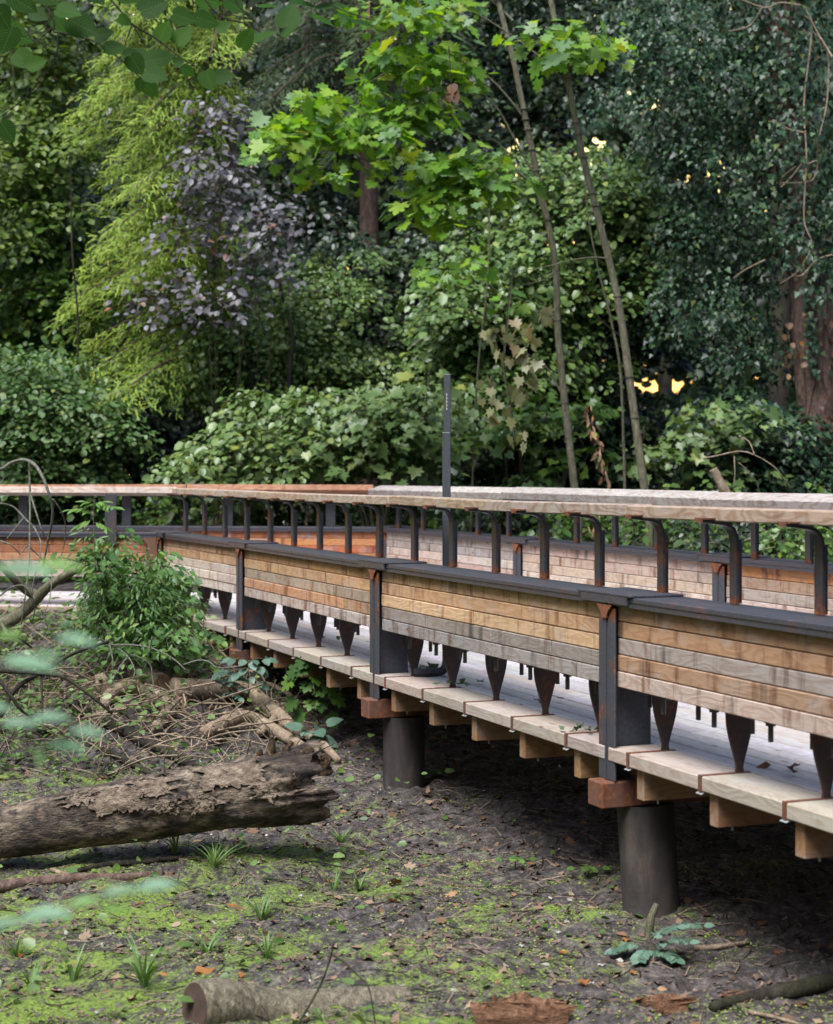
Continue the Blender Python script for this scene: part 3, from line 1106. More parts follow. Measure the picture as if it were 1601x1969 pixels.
L_YEL = leaf_mat('yellow_green_leaf', [(0, (.22, .34, .07)), (.4, (.14, .24, .05)), (.75, (.30, .42, .09)), (1, (.38, .46, .16))], .35)
L_MID = leaf_mat('mid_green_leaf', [(0, (.06, .13, .025)), (.5, (.12, .225, .042)), (.9, (.19, .32, .06)), (1, (.27, .37, .055))], .25, rough=.36)
L_MIDP = leaf_mat('greyish_green_leaf', [(0, (.09, .17, .045)), (.5, (.16, .265, .068)), (.9, (.25, .37, .10)), (1, (.32, .40, .07))], .22, rough=.36)
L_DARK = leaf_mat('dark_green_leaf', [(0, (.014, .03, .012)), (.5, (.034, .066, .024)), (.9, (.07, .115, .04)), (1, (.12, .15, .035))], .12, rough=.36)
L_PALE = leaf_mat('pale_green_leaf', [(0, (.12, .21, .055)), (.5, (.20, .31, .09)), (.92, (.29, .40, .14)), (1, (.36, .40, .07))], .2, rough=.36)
L_PURP = leaf_mat('purple_leaf', [(0, (.10, .085, .095)), (.5, (.17, .155, .17)), (.85, (.25, .235, .255)), (.94, (.12, .14, .08)), (1, (.34, .14, .09))], .15, tcol=(1.1, .8, .8), k=0.82)
L_MAPLE = leaf_mat('bright_maple_leaf', [(0, (.22, .42, .035)), (.3, (.14, .30, .04)), (.6, (.33, .50, .05)), (.8, (.19, .31, .15)), (.95, (.12, .26, .04)), (1, (.45, .46, .06))], .5, tcol=(1.3, 1.25, .35), k=0.86)
L_IVY = leaf_mat('glossy_ivy_leaf', [(0, (.012, .036, .014)), (.55, (.032, .08, .032)), (.85, (.065, .14, .055)), (.96, (.12, .21, .08)), (1, (.2, .22, .05))], 0.1, rough=.4, spec=.3)
L_SPR = leaf_mat('bright_spruce_spray', [(0, (.15, .25, .03)), (.4, (.25, .37, .04)), (.8, (.38, .48, .06)), (1, (.20, .17, .06))], .3, rough=.6, k=0.88)
L_SPRD = leaf_mat('dark_spruce_spray', [(0, (.04, .075, .02)), (.5, (.07, .12, .03)), (.85, (.12, .17, .04)), (1, (.12, .09, .05))], .25, rough=.6)
L_WILT = leaf_mat('wilted_leaf', [(0, (.20, .19, .07)), (.5, (.28, .29, .13)), (.8, (.40, .38, .22)), (1, (.28, .16, .07))], .3, k=0.75)
L_BRN = leaf_mat('brown_leaf', [(0, (.10, .05, .03)), (.4, (.20, .10, .05)), (.7, (.28, .17, .10)), (.9, (.36, .26, .18)), (1, (.42, .2, .06))], .12, rough=.7, tcol=(1.2, .8, .5), k=0.90)
L_ORG = leaf_mat('orange_leaf', [(0, (.42, .13, .03)), (.5, (.5, .2, .04)), (1, (.35, .09, .03))], .2, rough=.6, tcol=(1.2, .8, .4), k=0.60)
L_FG = leaf_mat('backlit_lime_leaf', [(0, (.018, .06, .004)), (.5, (.03, .10, .006)), (.85, (.05, .14, .008)), (1, (.035, .08, .02))], .5, rough=.55, spec=.15, veins=True, tcol=(1.8, 1.9, .5), k=0.72)
L_TEAL = leaf_mat('near_bluegreen_leaf', [(0, (.14, .27, .15)), (.6, (.21, .34, .22)), (1, (.16, .30, .05))], .25, rough=.4, k=0.90)


def plant(name, label, cat, kind, mat, blobs, n_shelf, d, dd, group=None, nobj=150, base=None, bark=BARK_G, stems=3, gaps=True, trunk_r=.03, leafname='leaf', **kw):
    Pn, T, N, sz, C = shelves(blobs, n_shelf, d, dd, **kw)
    keep = np.ones(len(Pn), bool)
    if gaps: keep &= hole_keep(Pn, sz)
    keep &= (Pn[:, 2] > gz(Pn[:, 0], Pn[:, 1]) + .02)
    Pn, T, N, sz = Pn[keep], T[keep], N[keep], sz[keep]
    bx, by = (base if base else (float(np.mean(Pn[:, 0])), d + dd * .3))
    root = empty(name, (bx, by, gz1(bx, by)))
    tag(root, label, cat, group)
    if nobj:
        # the leaves that face the clearing are separate parts
        order = np.argsort(Pn[:, 1] - sz * 25 + RS.rand(len(Pn)) * dd * 1.2)
        sel = order[:nobj]; rest = order[nobj:]
        leaf_objects(kind, Pn[sel], T[sel], N[sel], sz[sel], mat, root, leafname)
    else:
        rest = np.arange(len(Pn))
    tag(place('foliage', leaves_mesh('foliage', kind, Pn[rest], T[rest], N[rest], sz[rest], mat), root), kind='stuff')
    tag(place('twigs', twigs_mesh('twigs', C, bark, frac=.6), root), kind='stuff')
    mb = MB()
    g = Vector((bx, by, gz1(bx, by) - .1))
    idx = RS.choice(len(C), min(stems * 3, len(C)), replace=False)
    for j, i in enumerate(idx):
        c = Vector(C[i][0])
        if j < stems:
            g0 = g + Vector((RS.uniform(-.3, .3), RS.uniform(-.2, .3), 0))
        m = g0.lerp(c, .5) + Vector((RS.uniform(-.2, .2), .25, RS.uniform(0, .35)))
        r0 = trunk_r * (1 if j < stems else .55)
        pts = spline([g0, m, c], 4)
        mb.tube(pts, lerp_list([r0, r0 * .6, r0 * .2], len(pts)), 6, False)
    place('stem', mb.mesh('stem', bark, True), root)
    return root


# ---- far wood: one mass of dark foliage with the glowing sky backdrop in its gaps
def wood_mass():
    n = 60000
    d = RS.uniform(33, 50, n)
    x = RS.uniform(-.62, .62, n) * d * .8
    z = RS.uniform(-1.0, 13.5, n)
    Pn = np.stack([x, d, z + gz(x, d) * .0], 1)
    sz = RS.uniform(.22, .5, n) * (d / 40)
    keep = hole_keep(Pn, sz, .42)
    # clumps
    cl = vnoise(x * .5, z * .9, 9) + .6 * vnoise(x * 1.3, z * 1.9 + d * .3, 10)
    keep &= (cl > -.75)
    Pn, sz = Pn[keep], sz[keep]
    n = len(Pn)
    T = RS.normal(0, 1, (n, 3)); T[:, 2] -= .3
    N = RS.normal(0, .6, (n, 3)) + np.array([0, -.6, .7])
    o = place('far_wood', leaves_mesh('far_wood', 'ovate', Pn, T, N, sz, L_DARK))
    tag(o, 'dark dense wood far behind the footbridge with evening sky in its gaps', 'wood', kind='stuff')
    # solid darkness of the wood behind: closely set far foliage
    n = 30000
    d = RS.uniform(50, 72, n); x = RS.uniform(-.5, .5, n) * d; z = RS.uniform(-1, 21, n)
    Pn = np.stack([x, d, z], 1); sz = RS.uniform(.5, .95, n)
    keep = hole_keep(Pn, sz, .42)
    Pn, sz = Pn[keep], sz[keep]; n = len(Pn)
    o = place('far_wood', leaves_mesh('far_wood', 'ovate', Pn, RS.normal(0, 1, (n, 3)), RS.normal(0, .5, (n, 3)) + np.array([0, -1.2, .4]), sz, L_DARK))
    tag(o, 'farthest dark belt of trees closing the view behind everything', 'wood', kind='stuff')


wood_mass()


def wood_around():
    """the trees of the same wood that stand beside and behind the viewer, round the clearing"""
    n = 26000
    a = RS.uniform(R(38), R(322), n)
    rad = RS.uniform(11.5, 17, n)
    x = np.sin(a) * rad * 1.05; y = 6 + np.cos(a) * rad
    z = RS.uniform(-.8, 8.5, n)
    keep = (vnoise(a * 9, z * .5, 51) > -.5 + .35 * (z - 5) / 3) & ~((y > 6) & (np.abs(x) < y * .24 + 4.5))
    Pn = np.stack([x, y, z], 1)[keep]; n = len(Pn)
    sz = RS.uniform(.3, .7, n)
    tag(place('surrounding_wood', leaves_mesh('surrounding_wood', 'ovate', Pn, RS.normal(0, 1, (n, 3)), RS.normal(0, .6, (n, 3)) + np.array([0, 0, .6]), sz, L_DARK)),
        'dark leafy trees of the same wood round the viewer', 'wood', kind='stuff')


wood_around()


def evening_sky_backdrop():
    """added glowing backdrop for the warm evening sky, seen only through gaps in the wood"""
    t = NT('evening_sky_backdrop')
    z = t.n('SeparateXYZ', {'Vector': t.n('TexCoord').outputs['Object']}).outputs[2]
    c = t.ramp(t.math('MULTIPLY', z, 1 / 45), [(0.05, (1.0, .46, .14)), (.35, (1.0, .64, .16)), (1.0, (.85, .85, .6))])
    t.end(t.n('Emission', {'Color': c, 'Strength': .75}))  # emissive sheet, added to make the warm glints between the trees
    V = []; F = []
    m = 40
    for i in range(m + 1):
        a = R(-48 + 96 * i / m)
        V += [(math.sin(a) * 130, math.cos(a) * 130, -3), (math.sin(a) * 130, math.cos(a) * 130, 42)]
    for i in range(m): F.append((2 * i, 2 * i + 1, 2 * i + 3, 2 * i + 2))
    tag(place('sky', mesh_from('sky', V, F, t.m)), 'glowing backdrop added for the warm evening sky behind the wood', kind='structure')


evening_sky_backdrop()


def trunk(name, label, pts, r0, r1, mat, group=None, cat='tree', n=12, rough=.12, sub=8):
    pts = spline(pts, sub)
    b = pts[0]
    root = empty(name, (b.x, b.y, gz1(b.x, b.y)))
    tag(root, label, cat, group)
    mb = MB(); mb.tube(pts, lerp_list([r0, r1], len(pts)), n, False, rough)
    place('trunk', mb.mesh('trunk', mat, True), root)
    return root


def to_ground(px, py, d):
    p = P(px, py, d); p.z = gz1(p.x, p.y) - .1
    return p


for px0, px1, dd_, w, lb in ((1055, 1095, 29, .16, 'dim straight trunk in the wood right of the left sapling'), (1285, 1270, 30, .14, 'dark trunk in the wood behind the ivy foliage'),
                             (748, 752, 28, .07, 'thin pole-like trunk just right of the brown spruce trunk'), (1500, 1490, 31, .2, 'dark trunk deep in the wood beside the ivy-covered tree'),
                             (1075, 1060, 33, .12, 'dark thin trunk deep in the wood behind the maple saplings'), (590, 600, 30, .12, 'dark trunk deep in the wood left of the brown spruce trunk')):
    t_ = trunk('wood_tree', lb, [to_ground(px1, 950, dd_), P((px0 + px1) / 2 + 6, 450, dd_), P(px0, -120, dd_)], w, w * .8, BARK_D, 'trunks inside the wood')

# ---- spruces
def spruce(label, trunk_px, d, tips, mat, n_extra, xr, yr, wt=.16, nobj=120, dens=1.0, top=-250):
    b = to_ground(trunk_px[1], 950, d)
    root = empty('spruce_tree', b)
    tag(root, label, 'tree', 'spruces behind the footbridge')
    mb = MB()
    tp = [b, P(trunk_px[0] * .5 + trunk_px[1] * .5, 400, d), P(trunk_px[0], top, d)]
    pts = spline(tp, 12)
    mb.tube(pts, lerp_list([wt, wt * .7], len(pts)), 14, False, .08)
    place('trunk', mb.mesh('trunk', BARK_R, True), root)
    br = MB()
    Ps, Ts, Ns, Sz = [], [], [], []

    def branch(a, e, dense):
        L = (e - a).length
        mid = (a + e) / 2 + Vector((0, 0, .12 * L))
        pts = spline([a, mid, e], 8)
        br.tube(pts, lerp_list([.028, .006], len(pts)), 5, False)
        u = (e - a).normalized(); side = u.cross(Vector((0, 0, 1))).normalized()
        n = int(L / .06 * dense)
        for k in range(n):
            q = (k + .5) / n
            if q < .12: continue
            f = q * (len(pts) - 1); i0 = min(int(f), len(pts) - 2)
            p = pts[i0].lerp(pts[i0 + 1], f - i0)
            for s in (-1, 1):
                ln = (.5 * (1 - abs(q - .55)) + .12) * RS.uniform(.6, 1.1) * min(1, L)
                dv = (u * .75 + side * s * .8 + Vector((0, 0, -.30 + RS.normal(0, .15)))).normalized()
                m = max(2, int(ln / .05))
                for j in range(m):
                    w = (j + 1) / m
                    pp = p + dv * ln * w + Vector((0, 0, -.25 * ln * w * w)) + Vector(RS.normal(0, .025, 3))
                    dd2 = dv + side * s * .2 * (1 if j % 2 else -1) + Vector(RS.normal(0, .5, 3)) + Vector((0, 0, -.2))
                    Ps.append(pp); Ts.append(dd2); Ns.append((RS.normal(0, .45), -.7 + RS.normal(0, .3), .8)); Sz.append(RS.uniform(.05, .12))
    for (tx, ty) in tips:
        dj = d - RS.uniform(-.3, .9)
        zf = P(0, ty - RS.uniform(40, 90), d).z
        f = np.interp(ty, [-200, 900], [0, 1])
        tx0 = trunk_px[0] + (trunk_px[1] - trunk_px[0]) * max(0, f)
        a = P(tx0, ty - RS.uniform(50, 95), d)
        branch(a, P(tx, ty, dj), dens)
    for _ in range(n_extra):
        ty = RS.uniform(*yr); tx = RS.uniform(*xr)
        f = np.interp(ty, [-200, 900], [0, 1])
        tx0 = trunk_px[0] + (trunk_px[1] - trunk_px[0]) * max(0, f)
        branch(P(tx0, ty - RS.uniform(30, 90), d), P(tx, ty, d - RS.uniform(.6, 1.8)), dens)
    place('branches', br.mesh('branches', BARK_R), root)
    Pn = np.array([tuple(p) for p in Ps]); T = np.array([tuple(p) for p in Ts]); N = np.array(Ns); sz = np.array(Sz)
    keep = Pn[:, 2] > gz(Pn[:, 0], Pn[:, 1]) + .1
    Pn, T, N, sz = Pn[keep], T[keep], N[keep], sz[keep]
    order = np.argsort(Pn[:, 1] + RS.rand(len(Pn)) * 1.0)
    sel, rest = order[:nobj], order[nobj:]
    leaf_objects('spruce', Pn[sel], T[sel], N[sel], sz[sel], mat, root, 'needle_spray')
    tag(place('needles', leaves_mesh('needles', 'spruce', Pn[rest], T[rest], N[rest], sz[rest], mat), root), kind='stuff')
    return root


tips = []
oy = [-160, -60, 60, 130, 240, 300, 400, 480, 590, 680, 760, 850]
ox = [290, 250, 215, 185, 140, 180, 235, 190, 125, 165, 145, 230]
for y in range(-150, 790, 21):
    tips.append((np.interp(y, oy, ox) + RS.uniform(-8, 55), y + RS.uniform(-10, 10)))
spruce('light yellow-green spruce with drooping boughs left of the purple-leaved bush', (440, 430), 21.9, tips, L_SPR, 56, (200, 430), (-120, 760), .15, nobj=250)
tips = [(RS.uniform(330, 560), y + RS.uniform(-10, 10)) for y in range(-160, 330, 26)] + [(RS.uniform(780, 930), y) for y in range(-160, 340, 30)]
spruce('olive-green spruce with a bare brown trunk behind the bright maple branch', (712, 705), 26.0, tips, L_SPRD, 30, (480, 900), (-150, 330), .17, dens=.75)

# ---- shrubs and small trees of the bank behind the bridge
G_SH = 'shrubs behind the footbridge'
plant('hazel_bush', 'yellow-green hazel in the upper left, left of the light spruce', 'bush', 'ovate', L_YEL, [(50, 170, 100, 120), (80, 290, 100, 80), (20, 340, 100, 110), (70, 60, 90, 70), (20, -80, 120, 90)], 120, 23, 1.0, G_SH, 200, leaf=(.09, .14), dens=75)
plant('hazel_bush', 'dark green hazel at the left edge, half way up behind the yellow-green one', 'bush', 'ovate', L_MID, [(50, 520, 120, 110), (100, 430, 100, 80), (20, 640, 110, 80), (130, 590, 60, 110)], 110, 23.4, 1.0, G_SH, 200, leaf=(.09, .15), dens=75)
plant('leafy_bush', 'fresh green bush above the handrail at the left edge', 'bush', 'ovate', leaf_mat('fresh_leaf', [(0, (.08, .17, .04)), (.5, (.12, .23, .06)), (.9, (.18, .30, .09)), (1, (.3, .36, .08))], .25), [(30, 740, 120, 60), (70, 830, 130, 70), (20, 900, 140, 50), (110, 780, 60, 60)], 120, 20.8, .9, G_SH, 220, leaf=(.06, .10), dens=120)
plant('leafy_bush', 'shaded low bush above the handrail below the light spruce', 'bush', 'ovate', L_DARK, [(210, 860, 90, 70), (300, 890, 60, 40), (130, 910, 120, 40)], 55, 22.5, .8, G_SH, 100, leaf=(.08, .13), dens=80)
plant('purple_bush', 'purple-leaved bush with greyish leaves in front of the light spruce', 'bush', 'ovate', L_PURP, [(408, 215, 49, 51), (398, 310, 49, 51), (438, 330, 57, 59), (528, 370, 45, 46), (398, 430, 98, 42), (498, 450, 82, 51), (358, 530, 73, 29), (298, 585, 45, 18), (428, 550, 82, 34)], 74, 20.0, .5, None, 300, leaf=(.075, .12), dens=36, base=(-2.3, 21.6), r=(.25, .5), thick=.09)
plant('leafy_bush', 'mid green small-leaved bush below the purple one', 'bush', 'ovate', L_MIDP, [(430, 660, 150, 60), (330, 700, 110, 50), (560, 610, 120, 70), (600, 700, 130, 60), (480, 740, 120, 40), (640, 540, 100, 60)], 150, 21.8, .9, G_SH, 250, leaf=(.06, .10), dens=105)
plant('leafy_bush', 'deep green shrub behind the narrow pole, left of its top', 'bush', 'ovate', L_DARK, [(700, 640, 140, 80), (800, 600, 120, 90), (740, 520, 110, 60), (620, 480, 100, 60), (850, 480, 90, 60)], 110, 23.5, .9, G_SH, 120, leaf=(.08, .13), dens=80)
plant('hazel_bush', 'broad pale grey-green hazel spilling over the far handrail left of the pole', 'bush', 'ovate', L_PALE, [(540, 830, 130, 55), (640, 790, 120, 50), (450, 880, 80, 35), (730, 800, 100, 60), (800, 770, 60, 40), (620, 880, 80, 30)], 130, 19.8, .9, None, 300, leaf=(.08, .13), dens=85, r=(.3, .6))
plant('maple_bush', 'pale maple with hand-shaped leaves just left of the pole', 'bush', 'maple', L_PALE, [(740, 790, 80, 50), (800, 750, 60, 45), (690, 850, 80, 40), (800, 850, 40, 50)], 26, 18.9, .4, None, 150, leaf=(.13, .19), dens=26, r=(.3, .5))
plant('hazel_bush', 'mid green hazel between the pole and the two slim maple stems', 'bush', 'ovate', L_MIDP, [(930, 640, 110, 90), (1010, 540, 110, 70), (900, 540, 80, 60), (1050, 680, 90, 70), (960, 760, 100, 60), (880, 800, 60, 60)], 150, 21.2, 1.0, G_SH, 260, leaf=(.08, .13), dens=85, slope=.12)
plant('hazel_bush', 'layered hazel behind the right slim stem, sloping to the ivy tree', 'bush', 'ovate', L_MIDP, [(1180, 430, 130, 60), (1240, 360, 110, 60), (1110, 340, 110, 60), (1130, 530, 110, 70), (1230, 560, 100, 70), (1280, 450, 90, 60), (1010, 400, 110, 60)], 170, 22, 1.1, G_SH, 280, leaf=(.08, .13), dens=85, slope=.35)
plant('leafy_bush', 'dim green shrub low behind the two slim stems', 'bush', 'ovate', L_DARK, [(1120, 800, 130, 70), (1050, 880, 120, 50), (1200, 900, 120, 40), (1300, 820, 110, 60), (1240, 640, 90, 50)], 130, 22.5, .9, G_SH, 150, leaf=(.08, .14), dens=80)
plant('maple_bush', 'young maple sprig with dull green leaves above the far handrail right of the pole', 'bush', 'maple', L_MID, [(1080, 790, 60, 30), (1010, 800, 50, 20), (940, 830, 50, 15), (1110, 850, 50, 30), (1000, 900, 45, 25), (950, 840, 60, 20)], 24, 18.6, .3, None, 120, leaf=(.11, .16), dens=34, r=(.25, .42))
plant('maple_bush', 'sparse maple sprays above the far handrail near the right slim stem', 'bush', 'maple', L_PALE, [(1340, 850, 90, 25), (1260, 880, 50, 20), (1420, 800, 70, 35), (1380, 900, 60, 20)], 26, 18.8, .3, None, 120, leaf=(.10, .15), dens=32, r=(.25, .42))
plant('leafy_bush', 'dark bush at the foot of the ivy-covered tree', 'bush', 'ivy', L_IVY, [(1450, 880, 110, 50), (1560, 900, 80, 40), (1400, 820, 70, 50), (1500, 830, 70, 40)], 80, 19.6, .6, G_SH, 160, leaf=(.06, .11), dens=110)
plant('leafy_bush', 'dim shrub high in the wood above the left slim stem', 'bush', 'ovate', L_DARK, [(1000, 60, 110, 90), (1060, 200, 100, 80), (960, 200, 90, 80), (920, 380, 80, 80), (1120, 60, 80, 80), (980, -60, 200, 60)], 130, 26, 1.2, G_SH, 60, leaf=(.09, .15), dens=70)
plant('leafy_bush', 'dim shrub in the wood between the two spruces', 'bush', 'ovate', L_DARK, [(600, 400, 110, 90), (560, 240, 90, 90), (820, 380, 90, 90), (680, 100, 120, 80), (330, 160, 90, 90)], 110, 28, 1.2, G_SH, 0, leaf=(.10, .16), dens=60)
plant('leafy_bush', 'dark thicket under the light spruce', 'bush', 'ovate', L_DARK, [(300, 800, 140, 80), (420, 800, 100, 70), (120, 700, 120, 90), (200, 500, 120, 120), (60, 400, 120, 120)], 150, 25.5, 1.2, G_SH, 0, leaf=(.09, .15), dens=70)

# low growth seen between the rails, one plant after another
lows = [(-40, 'at the far left edge'), (110, 'behind the leftmost far rail post'), (270, 'behind the dead arching twigs'), (420, 'left of where the two handrails part'), (570, 'behind the middle of the red planks'),
        (700, 'at the bend of the far parapet'), (840, 'directly behind the pole'), (980, 'just right of the pole'), (1120, 'at the foot of the slim stems'), (1270, 'right of the slim stems'), (1420, 'left of the pale dead branches'), (1570, 'at the right edge')]
for i, (x, w) in enumerate(lows):
    dd_ = 20.6 if x < 700 else np.interp(x, [700, 1600], [20.3, 15.5])
    plant('undergrowth_plant', 'low leafy plant seen between handrail and far parapet, ' + w, 'plant', 'ovate', [L_MID, L_DARK, L_MID][i % 3], [(x, 985, 85, 50), (x, 1060, 90, 60), (x + 20, 1150, 90, 60)], 36, dd_, .5, 'low plants behind the footbridge', 110, leaf=(.06, .11), dens=100, r=(.22, .42), gaps=False, stems=2, trunk_r=.012)

for k, (x, y, w) in enumerate(((5.2, 12.5, 'nearest the ivy tree, outside the right edge'), (5.4, 9.6, 'midway along the far parapet, outside the right edge'), (5.6, 6.6, 'closest to the viewer, outside the right edge'))):
    px_ = 800 + x * FPX / y
    plant('leafy_bush', 'bush behind the far parapet ' + w, 'bush', 'ovate', L_DARK, [(px_, 910 + 300, 420 * 8 / y, 330 * 8 / y)], 70, y, 1.6, 'bushes right of the frame', 0, leaf=(.08, .13), dens=60, gaps=False)

# ---- ivy-covered tree
ib = to_ground(1590, 1000, 20.0)
ivy_root = empty('ivy_tree', ib)
tag(ivy_root, 'thick reddish trunk at the right edge, overgrown with glossy dark ivy', 'tree')
mb = MB()
ipts = [ib, P(1580, 900, 20), P(1566, 720, 20), P(1555, 560, 20), P(1535, 350, 20.1), P(1500, 150, 20.2), P(1490, -200, 20.3)]
pts = spline(ipts, 8)
mb.tube(pts, lerp_list([.27, .24, .22, .2, .18], len(pts)), 22, False, .1)
place('trunk', mb.mesh('trunk', BARK_R, True), ivy_root)
mb = MB()
for k in range(12):
    off = RS.uniform(-.2, .2); ph = RS.uniform(-1.3, 1.3)
    q0, q1 = sorted(RS.uniform(0, 1, 2))
    if q1 - q0 < .2: q1 = min(1, q0 + .3)
    line = []
    for j in range(9):
        f = (q0 + (q1 - q0) * j / 8) * (len(pts) - 1); i0 = min(int(f), len(pts) - 2)
        c = pts[i0].lerp(pts[i0 + 1], f - i0)
        a = ph + .35 * math.sin(j * .9 + k)
        line.append(c + Vector((math.sin(a) * .25, -math.cos(a) * .25, 0)))
    mb.tube(line, RS.uniform(.005, .010), 5, False)
place('ivy_stems', mb.mesh('ivy_stems', BARK_R, True), ivy_root)
ivb = [(1310, 90, 130, 90), (1420, 40, 110, 80), (1250, 170, 90, 80), (1370, 190, 110, 80), (1290, 290, 90, 60), (1420, 300, 90, 70), (1360, 400, 120, 60), (1330, 500, 100, 60), (1420, 470, 80, 70), (1290, 600, 80, 60), (1390, 590, 100, 60), (1250, 30, 60, 70),
       (1340, 660, 80, 40), (1470, 140, 90, 90), (1580, 420, 40, 110), (1350, -70, 180, 70), (1450, 650, 50, 70), (1540, 100, 60, 90), (1210, 110, 40, 60), (1440, 750, 50, 60)]
Pn, T, N, sz, C = shelves(ivb, 340, 20.4, 1.1, r=(.14, .36), dens=230, leaf=(.045, .085), thick=.09, jitter=.5, front=.6)
T[:, 2] -= .8
# ivy hugging the trunk
n = 6500
f = RS.uniform(0, 1, n) ** 1.0 * (len(pts) - 1); i0 = np.minimum(f.astype(int), len(pts) - 2)
pa = np.array([tuple(p) for p in pts]); fr = (f - i0)[:, None]
c = pa[i0] * (1 - fr) + pa[i0 + 1] * fr
a = RS.uniform(-2.2, 1.6, n); rr_ = .27 + np.abs(RS.normal(0, .10, n)) * (1 + (c[:, 2] > 3.2))
q = c + np.stack([np.sin(a) * rr_, -np.cos(a) * rr_, RS.normal(0, .04, n)], 1)
bare = (vnoise(q[:, 2] * 1.5 + 4, a * 1.3, 21) > -.05) & (c[:, 2] < 3.6) | ((np.abs(c[:, 2] - 2.3) < .85) & (a > -.1) & (RS.rand(n) < .9)) | ((c[:, 2] < 3.4) & (a > .1) & (RS.rand(n) < .7))
q = q[~bare]; a = a[~bare]; n2 = len(q)
Pn = np.concatenate([Pn, q]); T = np.concatenate([T, np.stack([np.sin(a) * .3, -np.cos(a) * .3, -np.ones(n2)], 1) + RS.normal(0, .3, (n2, 3))])
N = np.concatenate([N, np.stack([np.sin(a), -np.cos(a), .6 * np.ones(n2)], 1) + RS.normal(0, .35, (n2, 3))]); sz = np.concatenate([sz, RS.uniform(.05, .09, n2)])
keep = hole_keep(Pn, sz)
Pn, T, N, sz = Pn[keep], T[keep], N[keep], sz[keep]
order = np.argsort(Pn[:, 1] - sz * 20 + RS.rand(len(Pn)))
leaf_objects('ivy', Pn[order[:300]], T[order[:300]], N[order[:300]], sz[order[:300]], L_IVY, ivy_root, 'ivy_leaf')
tag(place('ivy_foliage', leaves_mesh('ivy_foliage', 'ivy', Pn[order[300:]], T[order[300:]], N[order[300:]], sz[order[300:]], L_IVY), ivy_root), kind='stuff')
tag(place('twigs', twigs_mesh('twigs', C, BARK_P, frac=.25, rad=.005), ivy_root), kind='stuff')
# dry leaves caught in the ivy
n = 110
f = RS.uniform(.15, .9, n) * (len(pts) - 1); i0 = np.minimum(f.astype(int), len(pts) - 2)
c = pa[i0]; a = RS.uniform(-1.6, .9, n)
q = c + np.stack([np.sin(a) * .33, -np.cos(a) * .33, np.zeros(n)], 1)
tag(place('dry_leaves', leaves_mesh('dry_leaves', 'ovate', q, RS.normal(0, .4, (n, 3)) + np.array([0, 0, -1]), RS.normal(0, .5, (n, 3)) + np.array([0, -1, 0]), RS.uniform(.05, .10, n), L_BRN), ivy_root), kind='stuff')
# leafless twigs curling off the trunk
mb = MB()
for line in ([(1545, 30), (1560, 60), (1545, 200), (1550, 300), (1545, 420), (1560, 470), (1535, 520), (1500, 545)], [(1550, 300), (1530, 330), (1500, 360), (1505, 340), (1530, 320)], [(1550, 255), (1520, 250), (1485, 230)],
             [(1545, 320), (1570, 310), (1565, 340), (1550, 350), (1500, 352)], [(1600, 110), (1570, 60), (1545, 10)], [(1425, 0), (1470, 15), (1500, 5), (1540, 10)], [(1465, 15), (1440, 50), (1400, 60)], [(1600, 490), (1570, 500), (1540, 530), (1520, 525)], [(1470, 500), (1430, 520), (1410, 535)],
             [(1560, 60), (1590, 100), (1590, 190), (1575, 260)]):
    sp = spline([P(x, y, 19.3 + .15 * math.sin(i)) for i, (x, y) in enumerate(line)], 5)
    mb.tube(sp, lerp_list([.012, .006], len(sp)), 5, False)
place('bare_twigs', mb.mesh('bare_twigs', BARK_P, True), ivy_root)

# ---- two slim maple stems with the bright leaves
def sapling(label, line, d, r0, r1, branches, clusters, mat, nobj, ns, leafsz):
    pts = spline([P(x, y, d) for x, y in line], 6)
    pts[0].z = gz1(pts[0].x, pts[0].y) - .1
    root = empty('maple_sapling', pts[0])
    tag(root, label, 'tree')
    mb = MB(); mb.tube(pts, lerp_list([r0, r1], len(pts)), 10, False, .06)
    for k in range(14):
        i = RS.randint(2, len(pts) - 1)
        mb.tube([pts[i] + Vector((0, 0, -.015)), pts[i], pts[i] + Vector((0, 0, .015))], [r0 * .6, r0 * 1.12, r0 * .6], 9, False)
    place('trunk', mb.mesh('trunk', BARK_G, True), root)
    for br in branches:
        w = br[0]
        sp = spline([P(x, y, d + (j * br[1])) for j, (x, y) in enumerate(br[2:])], 6)
        m = MB(); m.tube(sp, lerp_list([w, w * .35], len(sp)), 6, False)
        place('branch', m.mesh('branch', BARK_G if w > .006 else BARK_D, True), root)
    if clusters:
        Pn, T, N, sz, C = shelves(clusters, ns, d - .5, .35, r=(.2, .46), dens=31, leaf=leafsz, thick=.07, jitter=.5, front=.42)
        keep = hole_keep(Pn, sz)
        Pn, T, N, sz = Pn[keep], T[keep], N[keep], sz[keep]
        order = RS.permutation(len(Pn))
        leaf_objects('maple_fine', Pn[order[:nobj]], T[order[:nobj]], N[order[:nobj]], sz[order[:nobj]], mat, root)
        if len(order) > nobj:
            r_ = order[nobj:]
            tag(place('foliage', leaves_mesh('foliage', 'maple_fine', Pn[r_], T[r_], N[r_], sz[r_], mat), root), kind='stuff')
        tag(place('twigs', twigs_mesh('twigs', C, BARK_D, frac=1, rad=.004), root), kind='stuff')
    return root


